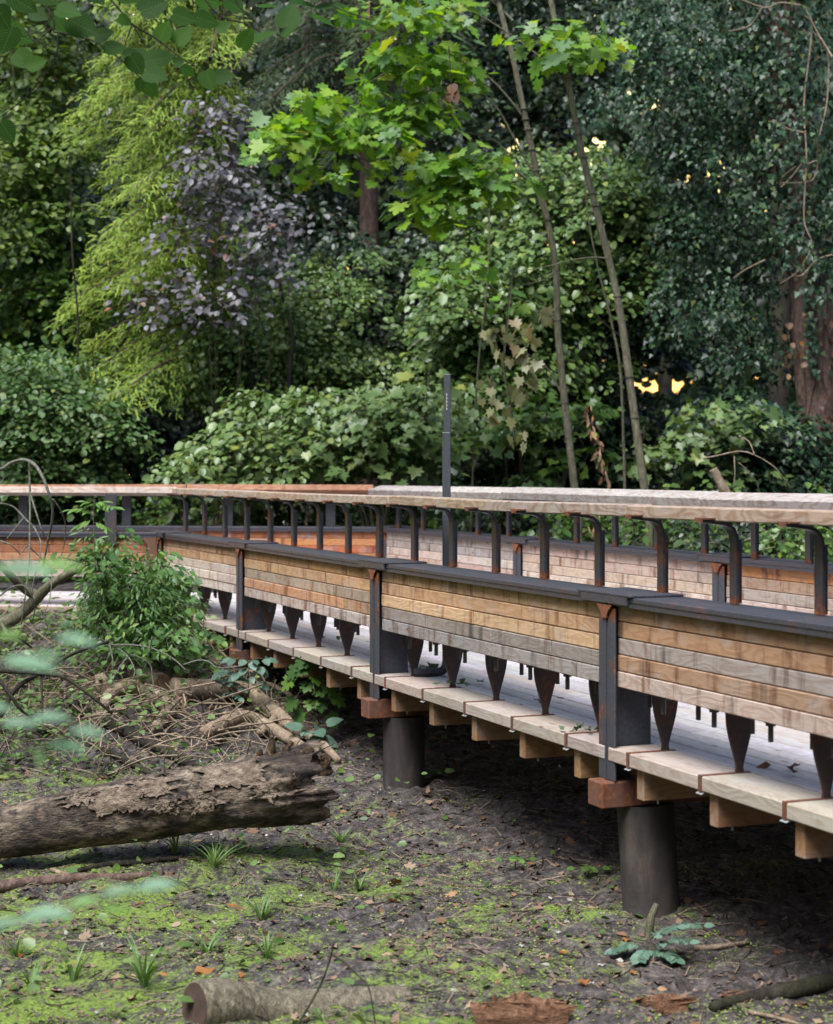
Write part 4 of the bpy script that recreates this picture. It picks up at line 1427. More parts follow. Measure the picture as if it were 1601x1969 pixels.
clA = [(540, 250, 40, 18), (590, 215, 50, 22), (640, 190, 50, 22), (600, 285, 60, 16), (690, 160, 50, 25), (700, 240, 60, 22), (760, 120, 60, 28), (780, 190, 60, 25), (830, 95, 50, 25), (860, 160, 45, 20), (660, 320, 60, 14), (760, 15, 60, 20), (840, 0, 50, 20),
       (860, 340, 35, 22), (920, 300, 45, 25), (850, 395, 30, 14), (900, 370, 50, 22), (870, 310, 50, 20), (940, 330, 40, 22), (830, 370, 40, 16), (890, 420, 40, 14), (880, 500, 18, 8), (945, 560, 28, 9), (895, 590, 22, 8), (960, 510, 24, 8), (760, 290, 50, 14), (600, 250, 60, 16), (880, 330, 50, 22)]
sap1 = sapling('left of the two slim leaning stems, carrying the bright yellow-green maple leaves', [(1112, 1010), (1103, 930), (1088, 800), (1072, 640), (1066, 500), (1035, 350), (1010, 230), (985, 110), (958, 0), (945, -120)], 17.2, .042, .024,
               [(.014, .02, (985, 40), (960, 15), (930, -10)), (.013, -.02, (1035, 350), (1000, 290), (960, 215), (930, 180), (905, 120)), (.012, -.05, (1066, 480), (1030, 370), (990, 325), (950, 270), (860, 250), (790, 240), (720, 235), (620, 225), (540, 250)),
                (.010, -.03, (1068, 520), (1040, 540), (960, 560), (900, 600)), (.012, -.03, (1010, 230), (940, 150), (860, 110), (780, 120), (700, 165), (640, 200)), (.010, .0, (1088, 780), (1060, 720), (1030, 690), (980, 665)),
                (.008, .0, (958, 0), (900, -20), (840, 0), (780, 10))],
               clA, L_MAPLE, 300, 105, (.10, .17))
sap2 = sapling('right one of two slim leaning stems, with one small leaf tuft near its top', [(1248, 1010), (1240, 950), (1226, 850), (1206, 700), (1186, 570), (1150, 420), (1115, 280), (1090, 150), (1062, 20), (1045, -100)], 16.8, .046, .026,
               [(.010, -.03, (1168, 497), (1140, 495), (1100, 500), (1040, 515), (985, 522)), (.007, -.03, (985, 522), (978, 600), (968, 700), (975, 760), (990, 850)), (.006, -.04, (1190, 645), (1150, 610), (1120, 560), (1090, 480), (1088, 430), (1120, 345)),
                (.012, -.02, (1090, 165), (1060, 130), (1000, 80), (940, 40), (880, 5)), (.008, 0, (1090, 150), (1075, 120), (1060, 110))],
               [(1085, 70, 40, 16), (1130, 90, 30, 14), (1060, 120, 20, 10), (1110, 60, 40, 12)], L_MAPLE, 60, 11, (.10, .16))

# wilted leaves on the hanging twig
wr = empty('wilted_branch', P(985, 522, 16.5))
tag(wr, 'hanging broken twig with limp khaki leaves between pole and slim stems', 'branch')
wl = []
for cx, cy, w, h, n in ((945, 655, 18, 25, 9), (975, 630, 12, 20, 6), (1010, 650, 22, 25, 12), (1040, 600, 12, 18, 6), (1020, 690, 25, 18, 8), (930, 745, 14, 28, 8), (1005, 740, 22, 18, 8), (960, 790, 18, 20, 6), (990, 830, 18, 25, 8), (985, 690, 20, 20, 5), (1010, 760, 22, 14, 5)):
    for _ in range(n): wl.append(P(cx + RS.uniform(-w, w), cy + RS.uniform(-h, h), 16.3 + RS.uniform(-.15, .15)))
n = len(wl)
leaf_objects('maple', np.array([tuple(v) for v in wl]), RS.normal(0, .35, (n, 3)) + np.array([0, 0, -1]), RS.normal(0, .9, (n, 3)) + np.array([0, -.7, .2]), RS.uniform(.08, .14, n), L_WILT, wr)
mb = MB()
for line in ([(985, 522), (975, 600), (968, 690), (980, 770), (990, 840)], [(972, 660), (950, 640), (945, 660)], [(970, 665), (1010, 640), (1040, 600)], [(975, 760), (930, 735)], [(985, 780), (1010, 750)]):
    sp = spline([P(x, y, 16.32) for x, y in line], 4); mb.tube(sp, .006, 5, False)
place('twig', mb.mesh('twig', BARK_D), wr)
dl = empty('dry_leaf_bundle', P(868, 140, 16.2))
tag(dl, 'rust-brown dry leaves hanging below the bright maple leaves at the top', 'leaves')
n = 9
leaf_objects('ovate', np.array([tuple(P(868 + RS.uniform(-5, 5), 168 + RS.uniform(-10, 12), 16.2)) for _ in range(n)]), RS.normal(0, .3, (n, 3)) + np.array([0, 0, -1]), RS.normal(0, .5, (n, 3)) + np.array([0, -1, 0]), RS.uniform(.09, .14, n), L_BRN, dl)
mb = MB(); mb.tube([P(862, 90, 16.2), P(866, 150, 16.2), P(868, 175, 16.2)], .005, 5); place('twig', mb.mesh('twig', BARK_D), dl)
br_ = empty('dry_catkins', P(1150, 830, 16.6))
tag(br_, 'strings of tan dry seed wings hanging between the two slim stems above the far handrail', 'seeds')
ks = [P(np.interp(y, [780, 930], [1130, 1165]) + RS.uniform(-9, 9), y, 16.5 + RS.uniform(-.1, .1)) for y in np.linspace(775, 925, 46)] + [P(1130 + RS.uniform(-8, 22), RS.uniform(940, 1030), 16.3) for _ in range(20)]
n = len(ks)
leaf_objects('narrow', np.array([tuple(v) for v in ks]), RS.normal(0, .4, (n, 3)) + np.array([0, 0, -1]), RS.normal(0, .6, (n, 3)) + np.array([0, -1, 0]), RS.uniform(.06, .11, n), L_BRN, br_, 'seed_wing')

# ================================================================== things on the ground
def G(px, py, lift=0.0):
    """where the view line through a photograph pixel meets the ground"""
    q = (px - 800) / FPX; s = (py - 910) / FPX
    d0 = 3.0
    for i in range(400):
        d = d0 + i * .05
        if CAMZ - s * d <= gz1(q * d, d): break
    lo, hi = d - .05, d
    for _ in range(12):
        m = (lo + hi) / 2
        if CAMZ - s * m <= gz1(q * m, m): hi = m
        else: lo = m
    return Vector((q * hi, hi, gz1(q * hi, hi) + lift))


def log_mat():
    t = NT('barkless_log')
    v = t.n('TexCoord').outputs['Object']
    n1 = t.noise(t.scale(v, (2.6, 5, 5)), 1.5, 6, .65, .6)
    n2 = t.noise(t.scale(v, (5, 9, 9)), 3.0, 6, .7)
    n3 = t.noise(t.scale(v, (8, 30, 30)), 4.0, 4, .6)
    c = t.ramp(n1, [(.36, (.02, .015, .012)), (.46, (.09, .065, .045)), (.56, (.24, .18, .125)), (.70, (.46, .37, .27))])
    c = t.mix(t.ramp(n2, [(.40, .9), (.52, 0.0)]), c, (.02, .015, .013))
    c = t.mix(t.ramp(n3, [(.3, .6), (.5, 0.0)]), c, (.05, .035, .025))
    x = t.n('SeparateXYZ', {'Vector': v}).outputs[0]
    wet = t.math('ADD', x, t.math('MULTIPLY', n1, .5))
    c = t.mix(t.ramp(wet, [(-.35 + .5, 0.0), (.62, .75)]) if False else t.math('MULTIPLY', t.math('ADD', t.math('MULTIPLY', t.math('ADD', x, 1.35), .95, True), 0.0, True), t.ramp(n1, [(.40, .8), (.62, .1)])), c, (.028, .021, .018))
    return t.end(t.bsdf(c, .6, t.bump(t.math('ADD', n2, n3), .9, .02), spec=.3))


LOGM = log_mat()
ENDM = simple_mat('sawn_end', (.30, .19, .11), .8, .35, 14)
ENDD = simple_mat('dark_sawn_end', (.07, .045, .035), .85, .4, 14)
SNAG = bark_mat('snag_wood', (.02, .013, .009), (.12, .075, .04), (.45, .33, .2), 9, 9, 0, 1.0)
PLATE = bark_mat('loose_bark', (.08, .055, .04), (.24, .18, .13), (.42, .33, .25), 7, 14, .0, 1.0)
ROT = bark_mat('rotten_wood', (.07, .035, .02), (.20, .10, .055), (.36, .21, .12), 4, 18, 0, 1.0)

# ---- the big fallen trunk
def big_log():
    a = G(-60, 1672); b = G(600, 1606)
    b = Vector((P(612, 0, a.y + .3).x, a.y + .30, 0)); b.z = gz1(b.x, b.y)
    ra, rb = .112, .20
    A = Vector((a.x, a.y, P(0, 1614, a.y).z)); B = Vector((b.x, b.y, P(0, 1508, b.y).z))
    u = (B - A).normalized(); s1 = u.cross(Vector((0, 0, 1))).normalized(); s2 = s1.cross(u)
    n, m = 110, 250
    L = (B - A).length
    V = []
    for i in range(m + 1):
        q = i / m
        r0 = ra + (rb - ra) * q + .012 * math.sin(q * 5) + .05 * max(0, q - .75)
        cz = .02 * math.sin(q * 3.1)
        for k in range(n):
            an = 2 * math.pi * k / n
            dx, dz = math.cos(an), math.sin(an)
            p = A + u * (q * L)
            r = r0 * (1 + .05 * noise.noise(Vector((q * 5, dx * 1.2, dz * 1.2))))
            nv = noise.noise(Vector((q * 22, dx * 3 + 5, dz * 3)))
            fi = noise.noise(Vector((q * 60, dx * 9, dz * 9)))
            # plates of peeling bark on the upper side
            plate = noise.noise(Vector((q * 9 + 3, dx * 1.8, dz * 1.8))) + .25 * fi
            top = max(0, dz)
            r += .013 * min(1, max(0, (plate - .10) * 14)) * (.8 if q > .42 and dz > -.2 else .12)
            r += (.004 * nv + .0035 * fi) * (.35 + .65 * min(1, q * 2))
            # hollows and ridges towards the broken root end
            e = max(0, (q - .72) / .28)
            r += e * (.055 * noise.noise(Vector((q * 10, dx * 3.5, dz * 3.5))) + .02 * noise.noise(Vector((q * 4, dx * 11, dz * 11))))
            if e > .2 and dz < .0: r *= 1 - .10 * e
            back = 0
            if i == m or i > m - 8:
                back = (.14 * noise.noise(Vector((3, dx * 2.5, dz * 2.5))) + .05 * noise.noise(Vector((7, dx * 9, dz * 9)))) * (1 - (m - i) / 8)
            p = p + u * back + s1 * (dx * r) + s2 * (dz * r + cz)
            V.append(p)
    F = []
    for i in range(m):
        for k in range(n):
            k2 = (k + 1) % n
            F.append((i * n + k, i * n + k2, (i + 1) * n + k2, (i + 1) * n + k))
    base = len(V)
    # ragged hollow end
    for ring, (f, dep) in enumerate(((.82, -.03), (.6, -.10), (.35, -.16), (.1, -.2))):
        for k in range(n):
            an = 2 * math.pi * k / n
            c = B + u * (dep + .05 * noise.noise(Vector((k * .35, ring, 2)))) - u * 0
            rr = rb * f * (1 + .18 * noise.noise(Vector((k * .5, ring * 2, 0))))
            V.append(c + s1 * (math.cos(an) * rr) + s2 * (math.sin(an) * rr))
    for ring in range(4):
        o0 = m * n if ring == 0 else base + (ring - 1) * n
        o1 = base + ring * n
        for k in range(n):
            k2 = (k + 1) % n
            F.append((o0 + k, o0 + k2, o1 + k2, o1 + k))
    F.append(tuple(base + 3 * n + k for k in range(n)))
    root = empty('fallen_log', (A + B) / 2)
    tag(root, 'big barkless fallen trunk with a broken hollow end, lying across the left foreground', 'log')
    me = mesh_from('trunk', V, F, LOGM, True)
    place('trunk', me, root)
    # plates of bark still clinging to the log
    for j, (q0, q1, a0, a1) in enumerate(((.36, .50, .25, 1.0), (.47, .58, .55, 1.25), (.66, .84, .5, 1.35), (.62, .70, -.1, .4), (.80, .93, .05, .6), (.28, .36, .7, 1.2), (.52, .60, .0, .35))):
        nu, nv = 26, 14
        PV = []; PF = []
        for iv in range(nv):
            for iu in range(nu):
                fu, fv = iu / (nu - 1), iv / (nv - 1)
                jx = (.06 * noise.noise(Vector((fv * 6, j, 1))) + .03 * noise.noise(Vector((fv * 19, j, 4)))) * (1 if iu in (0, nu - 1) else .3)
                ja = (.18 * noise.noise(Vector((fu * 6, j, 7))) + .08 * noise.noise(Vector((fu * 21, j, 9)))) * (1 if iv in (0, nv - 1) else .3)
                q = q0 + (q1 - q0) * fu + jx; an = a0 + (a1 - a0) * fv + ja
                an = an - .05
                gi = min(m, max(0, q * m)); gk = (an / (2 * math.pi) * n) % n
                b0 = V[int(gi) * n + int(gk)]
                ctr = A + u * (q * L)
                rad_ = (b0 - ctr).normalized()
                lift = .009 + .012 * max(0, noise.noise(Vector((fu * 5, fv * 5, j)))) + .02 * (max(0, abs(fv - .5) - .38) + max(0, abs(fu - .5) - .42))
                PV.append(ctr + rad_ * ((b0 - ctr).length + lift + .003 * noise.noise(Vector((fu * 30, fv * 30, j)))))
        for iv in range(nv - 1):
            for iu in range(nu - 1):
                PF.append((iv * nu + iu, iv * nu + iu + 1, (iv + 1) * nu + iu + 1, (iv + 1) * nu + iu))
        place('bark_plate', mesh_from('bark_plate', PV, PF, PLATE, True), root)
    # broken snags on the upper right end
    for j, (x, y, h, w) in enumerate(((500, 1440, .06, .03), (520, 1428, .10, .028), (548, 1432, .075, .035), (572, 1440, .05, .03), (600, 1440, .07, .045), (622, 1446, .05, .04), (540, 1448, .06, .05), (470, 1462, .035, .03))):
        mb = MB()
        c = P(x, y + 22, b.y - .04)
        ln = [c + Vector((0, .02, -.05)), c + Vector((RS.uniform(-.02, .02), 0, h * .3)), c + Vector((RS.uniform(-.05, .05), -.01, h))]
        sp = spline(ln, 5)
        mb.tube(sp, [1.15 * w * (1 + .6 * noise.noise(Vector((i * 1.7, j, 0)))) * (1 - .8 * i / len(sp)) for i in range(len(sp))], 9, True, .5)
        place('snag', mb.mesh('snag', SNAG, True), root)
    return root


big_log()


def log_thing(name, label, px_pts, radii, mat, endmat=None, lift=.6, n=16, cat='branch', group=None, rough=.12, ends=(False, False), world_pts=None, sub=6, knob=0):
    if world_pts: pts = [Vector(p) for p in world_pts]
    else: pts = [G(x, y, 0) for x, y in px_pts]
    pts = spline(pts, sub)
    rad = lerp_list(radii, len(pts))
    pts = [p + Vector((0, 0, r * lift)) for p, r in zip(pts, rad)] if not world_pts else pts
    root = empty(name, pts[len(pts) // 2])
    tag(root, label, cat, group)
    mb = MB(); mb.tube(pts, rad, n, True, rough)
    place('wood', mb.mesh('wood', mat, True), root)
    for which, e in zip((0, -1), ends):
        if not e: continue
        p = pts[which]; t_ = (pts[0] - pts[1]) if which == 0 else (pts[-1] - pts[-2])
        t_.normalize()
        mb = MB()
        mb.tube([p + t_ * .001, p + t_ * .004], rad[which] * .93, n, True)
        place('cut_face', mb.mesh('cut_face', endmat, False), root)
    return root


# front cut log
p0 = G(372, 1990); p1 = G(780, 1984)
fl = log_thing('cut_log', 'short sawn log with a dark cut face lying at the bottom edge', None, [.095, .102, .09, .08, .083, .086, .084], bark_mat('front_log_bark', (.09, .072, .05), (.25, .21, .15), (.44, .38, .28), 14, 5, .2, 1.0), ENDD, n=40, cat='log', rough=.03, ends=(True, False),
               world_pts=[P(374, 1937, 6.32), P(420, 1934, 6.38), P(470, 1938, 6.44), P(540, 1945, 6.5), P(640, 1943, 6.55), P(720, 1941, 6.6), P(783, 1938, 6.64)], sub=8)

# rotten slabs
def slab(name, label, px, py, w, h, ang):
    c = G(px, py)
    k = FPX / c.y
    W, H = w / k, h / k
    V = []; F = []
    nx, nz = 26, 8
    for j in range(nz):
        a = j / (nz - 1) * math.pi
        for i in range(nx):
            q = i / (nx - 1)
            e = .85 + .15 * math.sin(math.pi * q)
            nn = noise.noise(Vector((q * 7, j * 1.3, px)))
            st = noise.noise(Vector((q * 1.5, j * 3.3, px + 9)))
            x = (q - .5) * W + (.09 * st if i in (0, nx - 1) else .01 * st)
            y = -math.cos(a) * H * .75 * e
            n3 = noise.noise(Vector((q * 19, j * 2.1, px + 3)))
            z = math.sin(a) * H * (.55 + .45 * e) * (1 + .45 * nn + .55 * st + .25 * n3)
            V.append(Vector((x * math.cos(ang) - y * math.sin(ang), x * math.sin(ang) + y * math.cos(ang), z - .012)) + c)
    for j in range(nz - 1):
        for i in range(nx - 1):
            F.append((j * nx + i, j * nx + i + 1, (j + 1) * nx + i + 1, (j + 1) * nx + i))
    F.append(tuple(j * nx for j in range(nz))); F.append(tuple(j * nx + nx - 1 for j in reversed(range(nz)))); F.append(tuple(reversed(range(nx)))) if False else None
    F = [f for f in F if f]
    root = empty(name, c)
    tag(root, label, 'wood chunk', 'rotten wood chunks on the ground')
    place('wood', mesh_from('wood', V, F, ROT), root)
    for s in range(6):
        mb = MB()
        st = c + Vector((RS.uniform(-W / 2, W / 2), -H * .4, RS.uniform(.2, .9) * H))
        mb.tube([st, st + Vector((RS.uniform(.03, .09), RS.uniform(-.01, .01), RS.uniform(-.005, .01)))], [.006, .002], 4)
        place('splinter', mb.mesh('splinter', ROT), root)


slab('rotten_log_piece', 'reddish rotten slab on the moss right of the short sawn log', 1005, 1962, 185, 46, .1)
slab('rotten_log_piece', 'small orange-brown rotten chunk at the bottom right near the dark shade', 1278, 1938, 90, 30, .15)
slab('rotten_log_piece', 'dark weathered slab at the lower right edge among twigs', 1440, 1925, 120, 24, .2)

# ---- sawn and broken branches of the brush pile
BR = [
    ('sawn_branch', 'thick curved pale branch snaking from the pile down towards the fallen trunk', [(332, 1352), (390, 1352), (440, 1350), (480, 1356), (520, 1382), (560, 1412), (605, 1432), (650, 1470)], [.085, .08, .075, .068, .06, .05, .038, .022], BARK_P, 1.2),
    ('sawn_branch', 'branch bent into an arch left of the sawn log end', [(185, 1400), (205, 1362), (235, 1345), (270, 1345), (305, 1362), (330, 1392)], [.03, .045, .055, .055, .05, .04], BARK_P, 1.5),
    ('sawn_branch', 'pale thick bough lying along the foot of the brush pile', [(395, 1432), (440, 1412), (480, 1402), (530, 1425), (585, 1452)], [.05, .055, .05, .045, .03], BARK_P, 1.6),
    ('sawn_branch', 'pale bough sticking up left of the thick curved branch', [(300, 1420), (318, 1395), (340, 1372), (362, 1350)], [.04, .042, .038, .03], BARK_P, 1.8),
    ('sawn_branch', 'slim branch looped over the thick curved one', [(455, 1352), (480, 1336), (515, 1332), (550, 1345), (575, 1362)], [.022, .026, .024, .02, .015], BARK_P, 2.6),
    ('sawn_branch', 'slim branch behind the thick one, left half of the pile', [(330, 1330), (350, 1322), (375, 1328), (410, 1345)], [.03, .03, .028, .02], BARK_P, 3.2),
    ('sawn_branch', 'pale straight stick reaching right from the thick curved branch', [(430, 1382), (490, 1370), (540, 1362), (592, 1356)], [.02, .022, .018, .01], BARK_P, 1.5),
    ('sawn_branch', 'forked branch crossing under the thick curved one', [(500, 1420), (520, 1400), (545, 1372)], [.03, .03, .026], BARK_P, 1.4),
    ('sawn_branch', 'brown branch lying low in front of the pile', [(470, 1395), (510, 1412), (550, 1428), (590, 1450)], [.028, .032, .03, .02], BARK_P, .9),
    ('sawn_branch', 'dark branch lying from the left edge of the pile to the fallen trunk', [(140, 1372), (200, 1398), (260, 1430), (330, 1462), (385, 1490)], [.045, .042, .038, .03, .02], BARK_D, 1.2),
    ('sawn_branch', 'thin black branch above the fallen trunk, from the left edge', [(-20, 1404), (60, 1410), (130, 1428), (210, 1455), (300, 1500), (350, 1510)], [.03, .028, .024, .02, .016, .01], BARK_D, 1.5),
    ('sawn_branch', 'stout dark stick lying under the front of the fallen trunk', [(150, 1678), (210, 1668), (280, 1662), (350, 1652)], [.012, .016, .014, .01], BARK_D, 1.0),
    ('sawn_branch', 'half buried brown branch below the fallen trunk at the left edge', [(-30, 1712), (60, 1700), (150, 1692), (240, 1690), (312, 1682)], [.03, .028, .026, .022, .018], BARK_R, .3),
    ('sawn_branch', 'short white-tipped stick in front of the fallen trunk', [(98, 1676), (125, 1686), (150, 1694)], [.010, .012, .008], BARK_P, 1.0),
    ('sawn_branch', 'long dark root in the shade at the lower right corner', [(1370, 1942), (1440, 1930), (1520, 1915), (1620, 1895)], [.02, .03, .035, .04], BARK_D, .6),
    ('sawn_branch', 'thin pale stick near the bottom right corner', [(1440, 1950), (1490, 1960), (1545, 1975)], [.008, .007, .005], BARK_P, 1.0),
    ('sawn_branch', 'thin brown stick in the shade right of the blue-leaved plant', [(1335, 1830), (1380, 1826), (1440, 1815)], [.014, .013, .008], BARK_P, 1.0),
]
for nm, lb, pp, rd, mt, lf in BR:
    log_thing(nm, lb, pp, rd, mt, lift=lf, n=12, group='branches of the brush pile')
log_thing('sawn_log', 'pale sawn log end with rings on top of the brush pile', None, [.075, .078, .075], BARK_P, ENDM, n=22, cat='log', ends=(False, True),
          world_pts=[P(262, 1296, 12.9), P(285, 1304, 12.7), P(312, 1315, 12.5)], rough=.05)
log_thing('broken_stump', 'pale splintered stub standing at the left of the brush pile', None, [.07, .06, .065, .03], BARK_P, n=12, cat='log', world_pts=[P(238, 1385, 12.3), P(222, 1345, 12.3), P(200, 1320, 12.2), P(190, 1296, 12.2)], rough=.35)
log_thing('stub', 'small splintered stub with a leaning finger beside the nearest pile', None, [.022, .018, .012], BARK_G, n=9, cat='log', world_pts=[G(1245, 1800) + Vector((0, 0, -.03)), P(1250, 1770, G(1245, 1800).y), P(1262, 1738, G(1245, 1800).y)], rough=.2)
log_thing('birch_log', 'weathered pale snag poking up behind the far handrail at the right', None, [.05, .045, .04], BARK_P, n=12, cat='log', world_pts=[P(1400, 960, 16.2), P(1385, 930, 16.2), P(1370, 902, 16.2)], rough=.25)

# ---- dead limbs and arching twigs at the left
def twig_thing(label, d, lines, mat, name='dead_branch', cat='branch', group='dead branches at the left'):
    base = P(lines[0][1][0][0], lines[0][1][0][1], d)
    root = empty(name, base)
    tag(root, label, cat, group)
    for i, (w, ln) in enumerate(lines):
        sp = spline([P(x, y, d + .12 * math.sin(i * 1.7 + j * .8)) for j, (x, y) in enumerate(ln)], 6)
        mb = MB()
        mb.tube(sp, lerp_list([w, w * .5], len(sp)), 8 if w > .02 else 5, True, .12)
        place('limb' if w > .012 else 'twig', mb.mesh('limb' if w > .012 else 'twig', mat, True), root)


twig_thing('arching dead branch with lichen whose twigs hang in front of the left handrails', 11.2, [
    (.014, [(-40, 905), (0, 902), (20, 890), (45, 884), (65, 893), (80, 915), (92, 945), (100, 975), (98, 1010), (90, 1045), (82, 1090)]),
    (.008, [(55, 885), (57, 960), (56, 1040), (55, 1080), (50, 1130), (40, 1200)]),
    (.007, [(56, 945), (70, 990), (80, 1020), (85, 1032)]),
    (.006, [(100, 960), (115, 980), (125, 1010), (122, 1050), (112, 1080)]),
    (.008, [(0, 968), (25, 975), (48, 998), (65, 1015), (78, 1045), (75, 1080)]),
    (.006, [(45, 995), (25, 1020), (12, 1036)]),
    (.006, [(0, 1040), (20, 1048), (38, 1066)]),
    (.005, [(40, 1062), (52, 1050), (66, 1062), (85, 1080), (98, 1100), (95, 1150), (80, 1190)]),
    (.005, [(10, 895), (8, 915), (0, 930)]),
    (.006, [(0, 1145), (20, 1130), (45, 1126), (60, 1145), (66, 1170), (60, 1200)]),
    (.005, [(70, 1090), (60, 1140), (62, 1170)])], BARK_L)
twig_thing('stout forked dead limb with a mossy bark rising at the left edge', 12.0, [
    (.055, [(-40, 1222), (10, 1198), (45, 1175), (72, 1148), (100, 1122), (145, 1095)]),
    (.038, [(75, 1146), (50, 1135), (25, 1112), (0, 1085), (-20, 1060)]),
    (.02, [(0, 1195), (10, 1215), (20, 1240)])], BARK_G)
twig_thing('black dead boughs crossing the brush at the left', 11.0, [
    (.018, [(0, 1378), (30, 1325), (80, 1292), (130, 1262), (170, 1245), (208, 1234)]),
    (.018, [(-20, 1288), (40, 1292), (90, 1296), (125, 1304), (170, 1335), (215, 1372)]),
    (.016, [(-10, 1295), (18, 1335), (40, 1365), (62, 1382)]),
    (.012, [(-10, 1222), (30, 1225), (60, 1245)]),
    (.014, [(0, 1400), (20, 1445), (40, 1490), (72, 1528)]),
    (.010, [(75, 1258), (78, 1300), (80, 1345), (82, 1390)])], BARK_D)
twig_thing('thin dead twigs arching over the middle of the brush pile', 11.8, [
    (.008, [(190, 1228), (215, 1240), (250, 1240), (290, 1246), (330, 1265), (356, 1288)]),
    (.006, [(215, 1240), (245, 1262), (258, 1290), (252, 1310)]),
    (.006, [(210, 1240), (216, 1270), (215, 1300)]),
    (.006, [(292, 1225), (285, 1260), (276, 1290)]),
    (.006, [(250, 1258), (285, 1275), (292, 1300), (295, 1340)]),
    (.006, [(352, 1278), (380, 1270), (400, 1272), (420, 1284), (465, 1280), (475, 1272)]),
    (.006, [(245, 1262), (225, 1290), (212, 1320)]),
    (.005, [(140, 1290), (165, 1270), (180, 1258)])], BARK_L)
twig_thing('thin pale twigs sticking up from the brush pile over the curved branch', 11.6, [
    (.009, [(405, 1415), (425, 1398), (445, 1370), (468, 1350)]),
    (.007, [(325, 1342), (315, 1360), (335, 1385), (372, 1400)]),
    (.008, [(352, 1335), (356, 1352), (352, 1362)]),
    (.008, [(320, 1370), (350, 1370), (380, 1385), (400, 1398)]),
    (.007, [(425, 1398), (450, 1425), (440, 1440), (420, 1460)]),
    (.006, [(285, 1385), (300, 1365), (322, 1348)]),
    (.006, [(190, 1470), (230, 1468), (285, 1475)])], BARK_P)
twig_thing('loose grey twigs behind the far handrail at the right', 15.6, [
    (.012, [(1400, 960), (1425, 990), (1455, 1010), (1490, 1040), (1510, 1075)]),
    (.008, [(1350, 882), (1380, 876), (1420, 868), (1450, 875), (1490, 900), (1520, 940)]),
    (.006, [(1411, 878), (1412, 910), (1410, 945)]),
    (.006, [(1450, 875), (1440, 850), (1425, 842), (1418, 850)]),
    (.007, [(1440, 1005), (1500, 1000), (1560, 1015)]),
    (.006, [(1430, 1040), (1480, 1020), (1540, 1000)]),
    (.006, [(1450, 1060), (1500, 1050), (1560, 1045)]),
    (.006, [(1420, 890), (1450, 920), (1460, 950)])], BARK_P)
twig_thing('forked thin twig standing in front of the short sawn log', 6.0, [
    (.005, [(558, 1990), (590, 1940), (615, 1895), (632, 1850), (642, 1812)]),
    (.004, [(632, 1832), (660, 1850), (690, 1878), (708, 1900), (718, 1950), (722, 1985)]),
    (.003, [(503, 1934), (512, 1950), (520, 1975)]),
    (.003, [(490, 1952), (510, 1962), (530, 1978)])], BARK_D)

# ---- the leafy bush in front of the bridge bend and other plants
G_PL = 'green plants on the pond bank'


def ground_bush(name, label, kind, mat, blobs, n, d, dd, nobj, **kw):
    return plant(name, label, 'bush', kind, mat, blobs, n, d, dd, None, nobj, bark=BARK_G, gaps=False, trunk_r=.012, stems=4, **kw)


L_BUSH = leaf_mat('bush_leaf', [(0, (.08, .19, .045)), (.5, (.14, .29, .07)), (.85, (.21, .37, .09)), (1, (.32, .48, .10))], .3)
ground_bush('elder_bush', 'tangled fresh green bush in front of the bend of the bridge', 'narrow', L_BUSH, [(255, 1110, 60, 42), (195, 1055, 38, 26), (318, 1140, 34, 36), (195, 1190, 52, 45), (290, 1215, 55, 36), (235, 1160, 65, 45)], 105, 12.9, .45, 300, leaf=(.05, .085), dens=330, r=(.12, .24), thick=.05, jitter=.5, base=(-2.1, 13.0))
ground_bush('elder_bush', 'broader-leaved green bush growing through the tangled one, right part', 'ovate', L_BUSH, [(325, 1120, 32, 22), (350, 1165, 18, 24), (180, 1070, 38, 16), (190, 1030, 30, 10), (290, 1080, 42, 12), (335, 1230, 28, 30), (220, 1230, 45, 24)], 40, 12.6, .4, 200, leaf=(.06, .09), dens=150, r=(.10, .2), base=(-1.9, 12.7))


def compound(label, base, stem_pts, fronds, mat, size, name='leafy_sprout', kind='narrow', cat='plant', group=None, n=4, stemr=.004, d=None, droop=.5):
    root = empty(name, base)
    tag(root, label, cat, group)
    mb = MB(); sp = spline(stem_pts, 5); mb.tube(sp, lerp_list([stemr, stemr * .5], len(sp)), 5); place('stem', mb.mesh('stem', BARK_G), root)
    Pn, T, N, sz = [], [], [], []
    for (o, e) in fronds:
        o, e = Vector(o), Vector(e)
        m = (o + e) / 2 + Vector((0, 0, (e - o).length * .12))
        c = spline([o, m, e], 6)
        mb = MB(); mb.tube(c, stemr * .45, 4); place('stalk', mb.mesh('stalk', BARK_G), root)
        u = (e - o).normalized(); s = u.cross(Vector((0, 0, 1))).normalized()
        for j in range(n):
            q = .3 + .6 * j / max(1, n - 1)
            p = c[int(q * (len(c) - 1))]
            for sg in (-1, 1):
                Pn.append(p); T.append(u * .6 + s * sg + Vector((0, 0, -droop * RS.uniform(.5, 1.2)))); N.append(Vector((0, -.5, 1)) + Vector(RS.normal(0, .25, 3))); sz.append(size * RS.uniform(.75, 1.1))
        Pn.append(e); T.append(u + Vector((0, 0, -droop * .6))); N.append(Vector((0, -.5, 1))); sz.append(size)
    f = lambda a: np.array([tuple(v) for v in a])
    leaf_objects(kind, f(Pn), f(T), f(N), np.array(sz), mat, root)
    return root


